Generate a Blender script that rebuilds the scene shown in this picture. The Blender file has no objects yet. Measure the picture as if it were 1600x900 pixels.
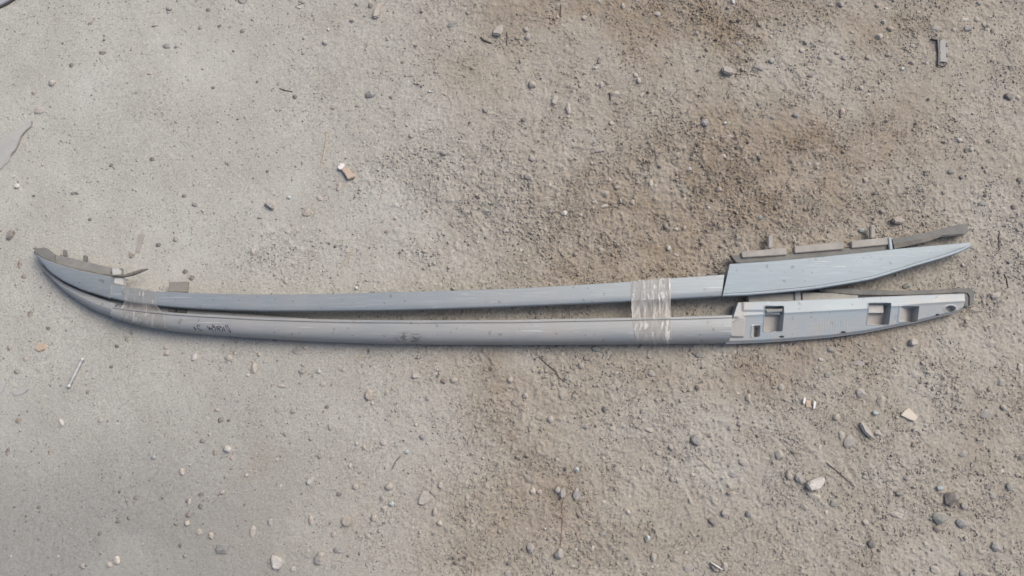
import bpy, bmesh, math, random
import numpy as np
from mathutils import Vector

random.seed(7); RNG = np.random.default_rng(11)
SC = bpy.context.scene
COL = SC.collection

# ------------------------------------------------------------------ camera
F_PX = 1232.0; DIST = 1.69; TILT = math.radians(10)
CAM = np.array([0.0, -DIST*math.sin(TILT), DIST*math.cos(TILT)])
LOOK = np.array([0, math.sin(TILT), -math.cos(TILT)]); UP = np.array([0, math.cos(TILT), math.sin(TILT)])
cd = bpy.data.cameras.new('camera'); cam = bpy.data.objects.new('camera', cd); COL.objects.link(cam)
cam.location = CAM; cam.rotation_euler = (TILT, 0, 0)
cd.sensor_width = 36; cd.lens = 36*F_PX/1600; cd.clip_start = 0.05; cd.clip_end = 500
SC.camera = cam
SC.render.resolution_x = 1024; SC.render.resolution_y = 576

# ------------------------------------------------------------------ sky, sun, exposure
SUN_EL = math.radians(50); SUN_AZ = math.radians(52)      # azimuth from +Y towards +X
w = bpy.data.worlds.new('World'); SC.world = w; w.use_nodes = True
nt = w.node_tree; bg = nt.nodes['Background']
sky = nt.nodes.new('ShaderNodeTexSky'); sky.sky_type = 'NISHITA'; sky.sun_disc = False
sky.sun_elevation = SUN_EL; sky.sun_rotation = SUN_AZ; sky.air_density = 0.9; sky.dust_density = 5.0; sky.ozone_density = 1.0
nt.links.new(sky.outputs[0], bg.inputs[0]); bg.inputs[1].default_value = 0.10
sd = bpy.data.lights.new('sun', 'SUN'); sd.energy = 1.2; sd.angle = math.radians(38); sd.color = (1.0, 0.94, 0.86)
sun = bpy.data.objects.new('sun', sd); COL.objects.link(sun)
sdir = Vector((math.sin(SUN_AZ)*math.cos(SUN_EL), math.cos(SUN_AZ)*math.cos(SUN_EL), math.sin(SUN_EL)))
sun.rotation_euler = sdir.to_track_quat('Z', 'Y').to_euler(); sun.location = sdir*5
SC.view_settings.view_transform = 'Standard'; SC.view_settings.look = 'None'
SC.view_settings.exposure = 0.66; SC.view_settings.gamma = 1.0; SC.view_settings.use_curve_mapping = False

# ------------------------------------------------------------------ measuring: photo position -> place on a level at height z
def P(u, v, z=0.0):
    d = np.array([(u-800)/F_PX, 0, 0]) + UP*((450-v)/F_PX) + LOOK
    t = (z-CAM[2])/d[2]
    return CAM + d*t
def W2P(x, y):
    """ground position (arrays) -> measuring units used for the soil map"""
    rx = x - CAM[0]; ry = y - CAM[1]; rz = -CAM[2]
    dep = ry*LOOK[1] + rz*LOOK[2]; dep = np.maximum(dep, 0.3)
    return 800 + F_PX*rx/dep, 450 - F_PX*(ry*UP[1] + rz*UP[2])/dep
PXM = DIST/F_PX

# ------------------------------------------------------------------ noise
_ANG = RNG.random((8, 512, 512))*2*math.pi
_GX = np.cos(_ANG).astype(np.float32); _GY = np.sin(_ANG).astype(np.float32)
def vn(x, y, lam, seed=0):
    """gradient noise, about 0..1 round .5"""
    r = .7+seed*1.3; c, s = math.cos(r), math.sin(r); x = np.asarray(x, float); y = np.asarray(y, float)
    x, y = (c*x-s*y)/lam + 100.3 + seed*17.7, (s*x+c*y)/lam + 57.1 + seed*9.3
    xi = np.floor(x).astype(np.int64); yi = np.floor(y).astype(np.int64); fx = x-xi; fy = y-yi
    wx = fx*fx*fx*(fx*(fx*6-15)+10); wy = fy*fy*fy*(fy*(fy*6-15)+10)
    gx, gy = _GX[seed % 8], _GY[seed % 8]; a = xi & 511; b = yi & 511; a1 = (xi+1) & 511; b1 = (yi+1) & 511
    d = lambda i, j, p, q: gx[i, j]*p + gy[i, j]*q
    n = (d(a, b, fx, fy)*(1-wx)+d(a1, b, fx-1, fy)*wx)*(1-wy) + (d(a, b1, fx, fy-1)*(1-wx)+d(a1, b1, fx-1, fy-1)*wx)*wy
    return np.clip(.5+.78*n, 0, 1)
def fbm(x, y, lam, oct=4, seed=0, gain=.5):
    s = 0; a = 1; tot = 0
    c, sn = math.cos(.6), math.sin(.6)
    for k in range(oct):
        s = s + a*vn(x, y, lam, seed+k); tot += a; a *= gain; lam *= .5
        x, y = c*x-sn*y, sn*x+c*y
    return s/tot
def sstep(a, b, x):
    t = np.clip((x-a)/(b-a), 0, 1); return t*t*(3-2*t)

def G(u, v, cu, cv, su, sv, amp, rot=0):
    c, s = math.cos(math.radians(rot)), math.sin(math.radians(rot))
    du, dv = u-cu, v-cv
    p, q = c*du+s*dv, -s*du+c*dv
    return amp*np.exp(-(p/su)**2-(q/sv)**2)

def soil(x, y):
    """loose: how crumbly the soil is; brown: how brown; grey: how grey"""
    u, v = W2P(x, y)
    wu = u + 160*(fbm(x, y, .22, 3, 1)-.5); wv = v + 160*(fbm(x, y, .22, 3, 4)-.5)
    loose = .08 + .50*sstep(330, 950, wu)
    loose = loose + G(wu, wv, 690, 290, 120, 60, .35) + G(wu, wv, 1080, 330, 280, 130, .45) + G(wu, wv, 1120, 35, 70, 45, .6) \
        + G(wu, wv, 430, 390, 60, 40, .35) + G(wu, wv, 380, 570, 60, 40, .3) + G(wu, wv, 800, 700, 120, 160, .2) - G(wu, wv, 960, 110, 150, 50, .25) - G(wu, wv, 1480, 160, 120, 90, .2)
    loose = loose*(.55 + .9*fbm(x, y, .10, 3, 2))
    brown = .04 + .10*sstep(120, 520, wu) + .10*sstep(420, 760, wu) + .24*sstep(600, 1050, wu)
    for a in ((1120, 300, 280, 115, .36, -8), (1180, 190, 300, 40, .10, 10), (1130, 35, 110, 45, .13, 0), (1300, 200, 140, 70, .12, 0), (930, 30, 260, 60, .34, 4), (790, 90, 80, 100, .20, 0), (1330, 15, 220, 40, .25, 0), (1000, 420, 220, 40, .20, 0),
              (790, 690, 100, 210, .26, 0), (850, 580, 170, 60, .14, 0), (1200, 565, 260, 40, .24, -4), (870, 820, 130, 110, .18, 0), (385, 722, 40, 16, .25, -30), (1480, 620, 200, 140, .05, 0), (620, 840, 200, 90, .08, 0)):
        brown = brown + G(wu, wv, *a)
    brown = brown - G(wu, wv, 1240, 60, 80, 40, .16) - G(wu, wv, 1080, 700, 170, 90, .12) - G(wu, wv, 1540, 420, 80, 160, .10) - G(wu, wv, 960, 120, 130, 40, .10)
    brown = np.clip(brown*(.72+.56*fbm(x, y, .05, 4, 5)), 0, 1)
    grey = np.clip(sstep(480, 860, wv)*(1-sstep(260, 700, wu)), 0, 1)
    return np.clip(loose, 0, 1), brown, grey

def height(x, y, loose=None):
    if loose is None: loose = soil(x, y)[0]
    h = .006*(fbm(x, y, .45, 2, 3)-.5) + .0040*(fbm(x, y, .11, 3, 6)-.5)*(.4+loose)
    # packed dust with a fine skin
    h = h + .0011*(fbm(x, y, .018, 3, 1)-.5)
    # crumbs and clods
    c1 = vn(x, y, .0105, 2); c2 = vn(x+.7, y, .0064, 5); c3 = vn(x, y+.4, .022, 4); c4 = vn(x+.2, y+.2, .0044, 6)
    h = h + loose*(.0025*sstep(.60, .78, c1)+.0021*(c2-.5)+.0021*sstep(.59, .68, c3)+.0032*(c4-.5))
    # pits and scrape marks
    n = np.abs(fbm(x, y, .055, 2, 7)-.5); m = sstep(.5, .62, fbm(x+3, y, .13, 2, 0))
    h = h - .0028*(1-sstep(.0, .016, n))*m*(.15+.85*loose)
    n = np.abs(fbm(x*.55+y*.3, y*.55-x*.2, .03, 2, 3)-.5); m = sstep(.52, .66, fbm(x-2, y+1, .09, 2, 5))
    h = h - .0020*(1-sstep(.0, .03, n))*m*(.1+.9*loose)
    # little pits in the packed dust
    h = h - .0014*sstep(.80, .92, vn(x+5, y, .010, 3))*sstep(.35, .6, vn(x, y, .07, 1))
    # shoe tread print, lower right
    u, v = W2P(x, y)
    for cu, cv, su, sv, ang, per in ((1322, 735, 30, 22, 60, 15), (1150, 770, 40, 16, 8, 12)):
        c, s = math.cos(math.radians(ang)), math.sin(math.radians(ang))
        q = -s*(u-cu)+c*(v-cv) + 6*(vn(x, y, .03, 2)-.5)
        env = np.exp(-((u-cu)/su)**4-((v-cv)/sv)**4)
        h = h + .0011*env*np.sin(q*2*math.pi/per)*sstep(.35, .6, vn(x, y, .03, 5))
    return h
def H(x, y): return float(height(np.array([x]), np.array([y]))[0])

# ------------------------------------------------------------------ materials
MATS = {}
def nodes_mat(name):
    m = bpy.data.materials.new(name); m.use_nodes = True; MATS[name] = m
    return m, m.node_tree, m.node_tree.nodes['Principled BSDF']
def nn(t, typ, **kw):
    n = t.nodes.new(typ)
    for k, v in kw.items():
        if k in ('operation', 'blend_type', 'data_type', 'attribute_name', 'noise_dimensions', 'feature', 'attribute_type', 'distance'): setattr(n, k, v)
    return n
def noise(t, vec, scale, detail=4, rough=.55):
    n = t.nodes.new('ShaderNodeTexNoise'); n.inputs['Scale'].default_value = scale; n.inputs['Detail'].default_value = detail; n.inputs['Roughness'].default_value = rough
    t.links.new(vec, n.inputs['Vector']); return n.outputs['Fac']
def ramp(t, fac, p0, p1, c0=(0, 0, 0, 1), c1=(1, 1, 1, 1)):
    r = t.nodes.new('ShaderNodeValToRGB'); e = r.color_ramp.elements
    e[0].position = p0; e[1].position = p1; e[0].color = c0; e[1].color = c1
    t.links.new(fac, r.inputs[0]); return r.outputs[0]
def mix(t, fac, a, b, typ='MIX'):
    m = t.nodes.new('ShaderNodeMix'); m.data_type = 'RGBA'; m.blend_type = typ
    for sock, val in ((0, fac), (6, a), (7, b)):
        if hasattr(val, 'is_linked'): t.links.new(val, m.inputs[sock])
        elif sock == 0: m.inputs[0].default_value = val
        else: m.inputs[sock].default_value = (*val, 1)
    return m.outputs[2]
def math_(t, op, a, b=None):
    m = t.nodes.new('ShaderNodeMath'); m.operation = op
    for i, val in enumerate((a, b)):
        if val is None: continue
        if hasattr(val, 'is_linked'): t.links.new(val, m.inputs[i])
        else: m.inputs[i].default_value = val
    return m.outputs[0]
def bump(t, bs, h, strength, dist):
    b = t.nodes.new('ShaderNodeBump'); b.inputs['Strength'].default_value = strength; b.inputs['Distance'].default_value = dist
    t.links.new(h, b.inputs['Height']); t.links.new(b.outputs[0], bs.inputs['Normal'])
def attr(t, name):
    a = t.nodes.new('ShaderNodeAttribute'); a.attribute_name = name; return a.outputs['Fac']

def soil_colour(t, pos):
    br = attr(t, 'brown'); gr = attr(t, 'grey')
    pale = mix(t, ramp(t, noise(t, pos, 9, 5), .35, .68), (.400, .400, .364), (.462, .466, .430))
    brn = mix(t, ramp(t, noise(t, pos, 14, 5), .3, .7), (.236, .186, .126), (.315, .258, .188))
    gry = (.252, .256, .244)
    c = mix(t, math_(t, 'MULTIPLY', gr, .8), pale, gry)
    c = mix(t, br, c, brn)
    c = mix(t, ramp(t, noise(t, pos, 260, 3), .35, .7), c, mix(t, .5, c, (.16, .14, .12)))  # fine grain
    c = mix(t, math_(t, 'MULTIPLY', ramp(t, noise(t, pos, 3.2, 4), .5, .75), .35), c, (.485, .485, .445))
    return c
m, t, bs = nodes_mat('dusty_soil')
tc = nn(t, 'ShaderNodeTexCoord'); pos = tc.outputs['Object']
c = soil_colour(t, pos)
# dark and light specks pressed into the skin
vor = t.nodes.new('ShaderNodeTexVoronoi'); vor.inputs['Scale'].default_value = 95; t.links.new(pos, vor.inputs['Vector'])
sep = nn(t, 'ShaderNodeSeparateColor'); t.links.new(vor.outputs['Color'], sep.inputs[0])
spot = math_(t, 'LESS_THAN', vor.outputs['Distance'], math_(t, 'MULTIPLY', math_(t, 'POWER', sep.outputs[0], 6), .30))
c = mix(t, math_(t, 'MULTIPLY', spot, .6), c, mix(t, ramp(t, sep.outputs[1], .35, .75), (.11, .105, .10), (.52, .50, .47)))
t.links.new(c, bs.inputs['Base Color']); bs.inputs['Roughness'].default_value = .95; bs.inputs['Specular IOR Level'].default_value = .15
hh = math_(t, 'ADD', noise(t, pos, 420, 5, .6), math_(t, 'MULTIPLY', noise(t, pos, 150, 3), 1.0))
lo = attr(t, 'loose')
b = t.nodes.new('ShaderNodeBump'); b.inputs['Distance'].default_value = .0016
t.links.new(hh, b.inputs['Height']); t.links.new(math_(t, 'ADD', math_(t, 'MULTIPLY', lo, .6), .22), b.inputs['Strength']); t.links.new(b.outputs[0], bs.inputs['Normal'])

m, t, bs = nodes_mat('grit')
tc = nn(t, 'ShaderNodeTexCoord'); pos = tc.outputs['Object']
geo = nn(t, 'ShaderNodeNewGeometry'); rnd = geo.outputs['Random Per Island']
r = t.nodes.new('ShaderNodeValToRGB'); r.color_ramp.interpolation = 'CONSTANT'
e = r.color_ramp.elements; e[0].position = 0; e[0].color = (.40, .365, .325, 1); e[1].position = .12; e[1].color = (.27, .24, .20, 1)
for p, cc in ((.24, (.23, .23, .225)), (.34, (.50, .47, .43)), (.44, (.16, .165, .165)), (.52, (.30, .31, .31)), (.60, (.34, .26, .21)), (.68, (.09, .09, .09))):
    k = e.new(p); k.color = (*cc, 1)
rr = math_(t, 'FRACT', math_(t, 'MULTIPLY', rnd, 17.31)); t.links.new(rr, r.inputs[0])
sc = soil_colour(t, pos)
c = mix(t, math_(t, 'GREATER_THAN', rnd, .72), sc, r.outputs[0])
c = mix(t, .35, c, sc)
t.links.new(c, bs.inputs['Base Color']); bs.inputs['Roughness'].default_value = .9; bs.inputs['Specular IOR Level'].default_value = .2
bump(t, bs, noise(t, pos, 600, 3), .5, .0008)

STONE = {'tan': (.37, .33, .275), 'cream': (.46, .43, .38), 'white': (.55, .54, .51), 'grey': (.27, .265, .25), 'bluegrey': (.21, .22, .222),
         'dark': (.085, .083, .08), 'brown': (.20, .165, .13), 'green': (.20, .215, .19), 'pink': (.37, .29, .24), 'pale': (.375, .352, .315), 'purple': (.13, .12, .12)}
for k, col in STONE.items():
    m, t, bs = nodes_mat('stone_'+k)
    tc = nn(t, 'ShaderNodeTexCoord'); pos = tc.outputs['Object']; oi = nn(t, 'ShaderNodeObjectInfo')
    c1 = tuple(x*.72 for x in col); c2 = tuple(min(x*1.2, .8) for x in col)
    c = mix(t, ramp(t, noise(t, pos, 150, 5, .6), .32, .7), c1, c2)
    c = mix(t, math_(t, 'MULTIPLY', oi.outputs['Random'], .30), c, (.36, .32, .28))
    dust = ramp(t, noise(t, pos, 60, 4), .42, .62)
    c = mix(t, math_(t, 'ADD', math_(t, 'MULTIPLY', dust, .45), .18), c, (.39, .36, .315))
    c = mix(t, math_(t, 'MULTIPLY', ramp(t, noise(t, pos, 700, 2), .6, .75), .4), c, (.12, .11, .10))
    t.links.new(c, bs.inputs['Base Color']); bs.inputs['Roughness'].default_value = .8; bs.inputs['Specular IOR Level'].default_value = .3
    bump(t, bs, noise(t, pos, 300, 5), .5, .0015)

def paint(name, base, metallic, rough, dust, streak=True):
    m, t, bs = nodes_mat(name)
    tc = nn(t, 'ShaderNodeTexCoord'); pos = tc.outputs['Object']
    mp = nn(t, 'ShaderNodeMapping'); mp.inputs['Scale'].default_value = (4, 60, 60); t.links.new(pos, mp.inputs[0])
    st = ramp(t, noise(t, mp.outputs[0], 4, 5, .65), .5, .72)
    big = ramp(t, noise(t, pos, 11, 5, .65), .36, .64)
    c = mix(t, math_(t, 'MULTIPLY', st, .35 if streak else .1), base, tuple(min(1, x*1.45) for x in base))
    dm = math_(t, 'MULTIPLY', big, dust)
    sp = ramp(t, noise(t, pos, 120, 4, .7), .60, .72)
    dm = math_(t, 'ADD', dm, math_(t, 'MULTIPLY', sp, dust*.9))
    c = mix(t, dm, c, (.36, .335, .305))
    mp3 = nn(t, 'ShaderNodeMapping'); mp3.inputs['Scale'].default_value = (9, 420, 420); mp3.inputs['Rotation'].default_value = (0, 0, .05); t.links.new(pos, mp3.inputs[0])
    sc = math_(t, 'MULTIPLY', ramp(t, noise(t, mp3.outputs[0], 1, 4, .7), .60, .66), ramp(t, noise(t, pos, 18, 3), .45, .6))
    c = mix(t, math_(t, 'MULTIPLY', sc, .55), c, (.62, .63, .63))
    sk = ramp(t, noise(t, pos, 75, 2), .66, .72)
    c = mix(t, math_(t, 'MULTIPLY', sk, .5), c, (.12, .11, .10))
    t.links.new(c, bs.inputs['Base Color']); bs.inputs['Metallic'].default_value = metallic
    t.links.new(math_(t, 'ADD', math_(t, 'MULTIPLY', dm, .4), rough), bs.inputs['Roughness'])
    bump(t, bs, math_(t, 'ADD', noise(t, mp.outputs[0], 10, 3), noise(t, pos, 300, 2)), .12, .0004)
    return m, t, bs, c, pos
paint('satin_silver', (.255, .290, .308), .38, .45, .22)
paint('satin_silver_clean', (.240, .295, .325), .15, .50, .14)
m, t, bs, c, pos = paint('satin_silver_worn', (.282, .298, .300), .28, .46, .40)
mp = nn(t, 'ShaderNodeMapping'); t.links.new(pos, mp.inputs[0]); SCUFF = mp
ln = nn(t, 'ShaderNodeVectorMath'); ln.operation = 'LENGTH'; t.links.new(mp.outputs[0], ln.inputs[0])
near = ramp(t, ln.outputs['Value'], .35, 1.0, (1, 1, 1, 1), (0, 0, 0, 1))
mp2 = nn(t, 'ShaderNodeMapping'); mp2.inputs['Scale'].default_value = (1, 2.2, 1); t.links.new(pos, mp2.inputs[0])
sm = ramp(t, noise(t, mp2.outputs[0], 70, 5, .7), .47, .56)
c = mix(t, math_(t, 'MULTIPLY', math_(t, 'MULTIPLY', near, sm), .8), c, (.085, .075, .06))
t.links.new(c, bs.inputs['Base Color'])

def dusty(name, base, dust, amount, rough=.75, spec=.3):
    m, t, bs = nodes_mat(name)
    tc = nn(t, 'ShaderNodeTexCoord'); pos = tc.outputs['Object']
    f = math_(t, 'MULTIPLY', ramp(t, noise(t, pos, 28, 6, .65), .3, .7), amount)
    c = mix(t, f, base, dust)
    c = mix(t, math_(t, 'MULTIPLY', ramp(t, noise(t, pos, 160, 3), .58, .75), .35), c, tuple(x*.5 for x in base))
    t.links.new(c, bs.inputs['Base Color']); bs.inputs['Roughness'].default_value = rough; bs.inputs['Specular IOR Level'].default_value = spec
    bump(t, bs, noise(t, pos, 250, 4), .25, .0008)
dusty('black_rubber', (.075, .075, .07), (.33, .30, .265), .55)
dusty('grey_rubber', (.13, .135, .128), (.26, .25, .23), .6)
dusty('dusty_grey_foam', (.17, .17, .16), (.29, .282, .262), .8)
dusty('foam_strip', (.27, .26, .235), (.41, .39, .35), .8)
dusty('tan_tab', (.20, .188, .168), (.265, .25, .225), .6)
dusty('dark_foam', (.045, .045, .045), (.16, .15, .13), .4)
dusty('black_plastic', (.055, .058, .06), (.25, .24, .22), .35, .5, .5)
dusty('grey_plastic', (.20, .21, .21), (.36, .34, .31), .5, .6, .4)
dusty('dry_straw', (.40, .33, .23), (.50, .44, .35), .7)
dusty('dark_twig', (.075, .06, .048), (.2, .17, .14), .5)
dusty('red_root', (.20, .12, .085), (.3, .24, .2), .5)
dusty('orange_chip', (.46, .345, .245), (.46, .40, .335), .8)
dusty('white_chip', (.72, .70, .67), (.55, .52, .48), .4)
dusty('mud_flake', (.335, .33, .315), (.40, .40, .38), .9)
dusty('pale_tan_flake', (.28, .26, .235), (.36, .34, .31), .8)
dusty('clip_plate', (.31, .315, .305), (.38, .365, .335), .7)
dusty('cream_chip', (.58, .52, .42), (.50, .46, .40), .6)
dusty('sheet_metal', (.30, .325, .36), (.36, .35, .33), .5, .5, .5)
dusty('pale_plastic', (.42, .43, .425), (.46, .45, .43), .5)
m, t, bs = nodes_mat('zinc'); bs.inputs['Metallic'].default_value = .35; bs.inputs['Roughness'].default_value = .42
tc = nn(t, 'ShaderNodeTexCoord'); t.links.new(mix(t, ramp(t, noise(t, tc.outputs['Object'], 120, 4), .4, .7), (.58, .60, .61), (.44, .43, .41)), bs.inputs['Base Color'])
m, t, bs = nodes_mat('marker_ink'); bs.inputs['Roughness'].default_value = .6
tc = nn(t, 'ShaderNodeTexCoord'); t.links.new(mix(t, noise(t, tc.outputs['Object'], 300, 2), (.012, .012, .018), (.06, .06, .065)), bs.inputs['Base Color'])
m, t, bs = nodes_mat('broken_glass'); bs.inputs['Base Color'].default_value = (.7, .78, .76, 1); bs.inputs['Roughness'].default_value = .12
bs.inputs['Transmission Weight'].default_value = .45; bs.inputs['IOR'].default_value = 1.5
tc = nn(t, 'ShaderNodeTexCoord'); t.links.new(mix(t, ramp(t, noise(t, tc.outputs['Object'], 200, 3), .35, .65), (.50, .58, .55), (.85, .89, .88)), bs.inputs['Base Color'])

# clear packing tape: thin film, milky where loose, with glints painted in as white streaks
m, t, bs = nodes_mat('clear_tape')
tc = nn(t, 'ShaderNodeTexCoord'); pos = tc.outputs['Object']
out = t.nodes['Material Output']
tr = t.nodes.new('ShaderNodeBsdfTransparent'); tr.inputs[0].default_value = (.94, .935, .91, 1)
bs.inputs['Base Color'].default_value = (.50, .485, .45, 1); bs.inputs['Roughness'].default_value = .22; bs.inputs['Specular IOR Level'].default_value = .6
mp = nn(t, 'ShaderNodeMapping'); mp.inputs['Scale'].default_value = (95, 16, 16); t.links.new(pos, mp.inputs[0])
n1 = noise(t, mp.outputs[0], .9, 5, .65)
film = math_(t, 'MULTIPLY', attr(t, 'milk_glint'), math_(t, 'ADD', math_(t, 'MULTIPLY', ramp(t, n1, .45, .70), .30), .85))
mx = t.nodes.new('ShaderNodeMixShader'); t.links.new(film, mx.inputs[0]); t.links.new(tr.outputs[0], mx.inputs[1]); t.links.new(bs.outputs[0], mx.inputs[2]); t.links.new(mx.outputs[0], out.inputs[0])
bump(t, bs, noise(t, mp.outputs[0], 1.1, 4), .42, .0012)

# painted bracket with dust lying in the hollows
m, t, bs, c, pos = paint('bracket_plastic', (.305, .358, .382), .05, .42, .20, False)
c = mix(t, attr(t, 'dust'), c, mix(t, noise(t, pos, 130, 4), (.335, .315, .285), (.43, .41, .375)))
t.links.new(c, bs.inputs['Base Color'])

# ------------------------------------------------------------------ object helpers
def tag(o, label, cat, group=None):
    o['label'] = label; o['category'] = cat
    if group: o['group'] = group
    return o
def empty(name, loc):
    o = bpy.data.objects.new(name, None); COL.objects.link(o); o.location = Vector(loc); o.empty_display_size = .05; return o
ORG = {}
def mk(name, verts, faces, mat, parent=None, org=None, smooth=40):
    """link a mesh given in place; its origin sits at org (or at its parent's origin)"""
    verts = np.asarray(verts, float)
    if parent is not None: o0 = ORG[parent.name]
    else: o0 = np.asarray(org if org is not None else (verts[:, 0].mean(), verts[:, 1].mean(), verts[:, 2].min()))
    me = bpy.data.meshes.new(name); me.from_pydata([tuple(v) for v in (verts-o0)], [], faces)
    bm = bmesh.new(); bm.from_mesh(me); bmesh.ops.recalc_face_normals(bm, faces=bm.faces); bm.to_mesh(me); bm.free()
    if smooth: me.shade_smooth(); me.set_sharp_from_angle(angle=math.radians(smooth))
    me.materials.append(MATS[mat])
    o = bpy.data.objects.new(name, me); COL.objects.link(o)
    if parent is not None: o.parent = parent
    else: o.location = o0
    ORG[o.name] = o0
    return o
def thing(name, loc, label, cat, group=None):
    o = empty(name, loc); ORG[o.name] = np.asarray(loc, float); return tag(o, label, cat, group)

def resample(poly, s, x0=None, x1=None):
    p = np.asarray(poly, float); d = np.r_[0, np.cumsum(np.hypot(*np.diff(p, axis=0).T))]; d /= d[-1]
    # smooth (Catmull-Rom through pchip-free cubic): fall back to linear + light smoothing
    xs = np.interp(s, d, p[:, 0]); ys = np.interp(s, d, p[:, 1])
    if len(s) > 12:
        for _ in range(3):
            xs[1:-1] = .25*xs[:-2]+.5*xs[1:-1]+.25*xs[2:]; ys[1:-1] = .25*ys[:-2]+.5*ys[1:-1]+.25*ys[2:]
    return np.c_[xs, ys]
def sweep(name, top, bot, n, section, zt, zb, mat, parent, smooth=35):
    """solid bar between two measured edges; section(s, w) -> list of (distance from top edge, z)"""
    s = np.linspace(0, 1, n); T = resample(top, s); B = resample(bot, s)
    V = []; m = None
    for i in range(n):
        a = P(T[i, 0], T[i, 1], zt(s[i])); b = P(B[i, 0], B[i, 1], zb(s[i]))
        a = a[:2]; b = b[:2]; wd = max(np.hypot(*(b-a)), 1e-5)
        sec = section(s[i], wd); m = len(sec)
        for d, z in sec:
            q = a+(b-a)*(d/wd); V.append((q[0], q[1], z))
    Fc = []
    for i in range(n-1):
        for j in range(m):
            k = (j+1) % m; Fc.append((i*m+j, i*m+k, (i+1)*m+k, (i+1)*m+j))
    Fc.append(tuple(range(m))); Fc.append(tuple((n-1)*m+j for j in range(m)))
    return mk(name, V, Fc, mat, parent, smooth=smooth)
def plate(name, poly, z0, z1, mat, parent=None, bev=.0008, jitter=0, follow=False, tilt=None):
    """thick flat piece from an outline; z0/z1 heights (follow: above the ground there)"""
    pts = [P(u, v, (z1 if not follow else 0)) for u, v in poly]
    bm = bmesh.new()
    cx = np.mean([p[0] for p in pts]); cy = np.mean([p[1] for p in pts]); g = H(cx, cy) if follow else 0
    vs = []
    for p in pts:
        gg = H(p[0], p[1])*.6+g*.4 if follow else 0
        tz = 0 if tilt is None else tilt[0]*(p[0]-cx)+tilt[1]*(p[1]-cy)
        vs.append(bm.verts.new((p[0], p[1], gg+z1+tz+random.uniform(-jitter, jitter))))
    f = bm.faces.new(vs)
    r = bmesh.ops.extrude_face_region(bm, geom=[f])
    low = [v for v in r['geom'] if isinstance(v, bmesh.types.BMVert)]
    for v in low: v.co.z -= (z1-z0)
    bmesh.ops.recalc_face_normals(bm, faces=bm.faces)
    if bev: bmesh.ops.bevel(bm, geom=list(bm.edges), offset=bev, segments=2, affect='EDGES', clamp_overlap=True)
    V = [tuple(v.co) for v in bm.verts]; bm.verts.index_update(); Fc = [tuple(v.index for v in f.verts) for f in bm.faces]; bm.free()
    return mk(name, V, Fc, mat, parent, smooth=50)
def tube(name, pts, rad, mat, parent=None, sides=7, flat=1.0):
    pts = [np.asarray(p, float) for p in pts]; n = len(pts); V = []; Fc = []
    rad = rad if hasattr(rad, '__len__') else [rad]*n
    for i, p in enumerate(pts):
        d = pts[min(i+1, n-1)]-pts[max(i-1, 0)]; d /= (np.linalg.norm(d)+1e-9)
        upv = np.array([0, 0, 1.]) if abs(d[2]) < .9 else np.array([0, 1., 0]); sd_ = np.cross(d, upv); sd_ /= np.linalg.norm(sd_); u2 = np.cross(sd_, d)
        for k in range(sides):
            a = 2*math.pi*k/sides; V.append(p+rad[i]*(math.cos(a)*sd_+flat*math.sin(a)*u2))
    for i in range(n-1):
        for k in range(sides):
            j = (k+1) % sides; Fc.append((i*sides+k, i*sides+j, (i+1)*sides+j, (i+1)*sides+k))
    Fc.append(tuple(range(sides))); Fc.append(tuple((n-1)*sides+k for k in range(sides)))
    return mk(name, V, Fc, mat, parent, smooth=60)

# ------------------------------------------------------------------ the ground: one sheet, fine near the rails, coarse far away
def axis(lo, hi, step):
    a = np.arange(lo, hi+1e-6, step); g = []; x = 0; d = step
    while x < 60: d *= 1.22; x += d; g.append(x)
    g = np.array(g); return np.r_[lo-g[::-1], a, a[-1]+g]
xs = axis(-1.21, 1.21, .0021); ys = axis(-.66, .74, .0021)
X, Y = np.meshgrid(xs, ys); sh = X.shape; Xf = X.ravel(); Yf = Y.ravel()
LO, BR, GR = soil(Xf, Yf)
far = sstep(1.2, 3.0, np.hypot(Xf, Yf)); Z = height(Xf, Yf, LO)*(1-far)
nv = Xf.size; nx = sh[1]; ny = sh[0]
me = bpy.data.meshes.new('ground'); me.vertices.add(nv)
me.vertices.foreach_set('co', np.c_[Xf, Yf, Z].astype(np.float32).ravel())
idx = np.arange(nv).reshape(sh); q = np.stack([idx[:-1, :-1], idx[:-1, 1:], idx[1:, 1:], idx[1:, :-1]], -1).reshape(-1, 4)
me.loops.add(q.size); me.polygons.add(len(q))
me.loops.foreach_set('vertex_index', q.ravel().astype(np.int32)); me.polygons.foreach_set('loop_start', (np.arange(len(q))*4).astype(np.int32))
me.polygons.foreach_set('use_smooth', np.ones(len(q), bool))
me.update(calc_edges=True)
for nme, arr in (('loose', LO), ('brown', BR), ('grey', GR)):
    a = me.attributes.new(nme, 'FLOAT', 'POINT'); a.data.foreach_set('value', arr.astype(np.float32))
me.materials.append(MATS['dusty_soil'])
ground = bpy.data.objects.new('ground', me); COL.objects.link(ground); ground['kind'] = 'structure'

# ------------------------------------------------------------------ the two roof rails
MM = .001
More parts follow.
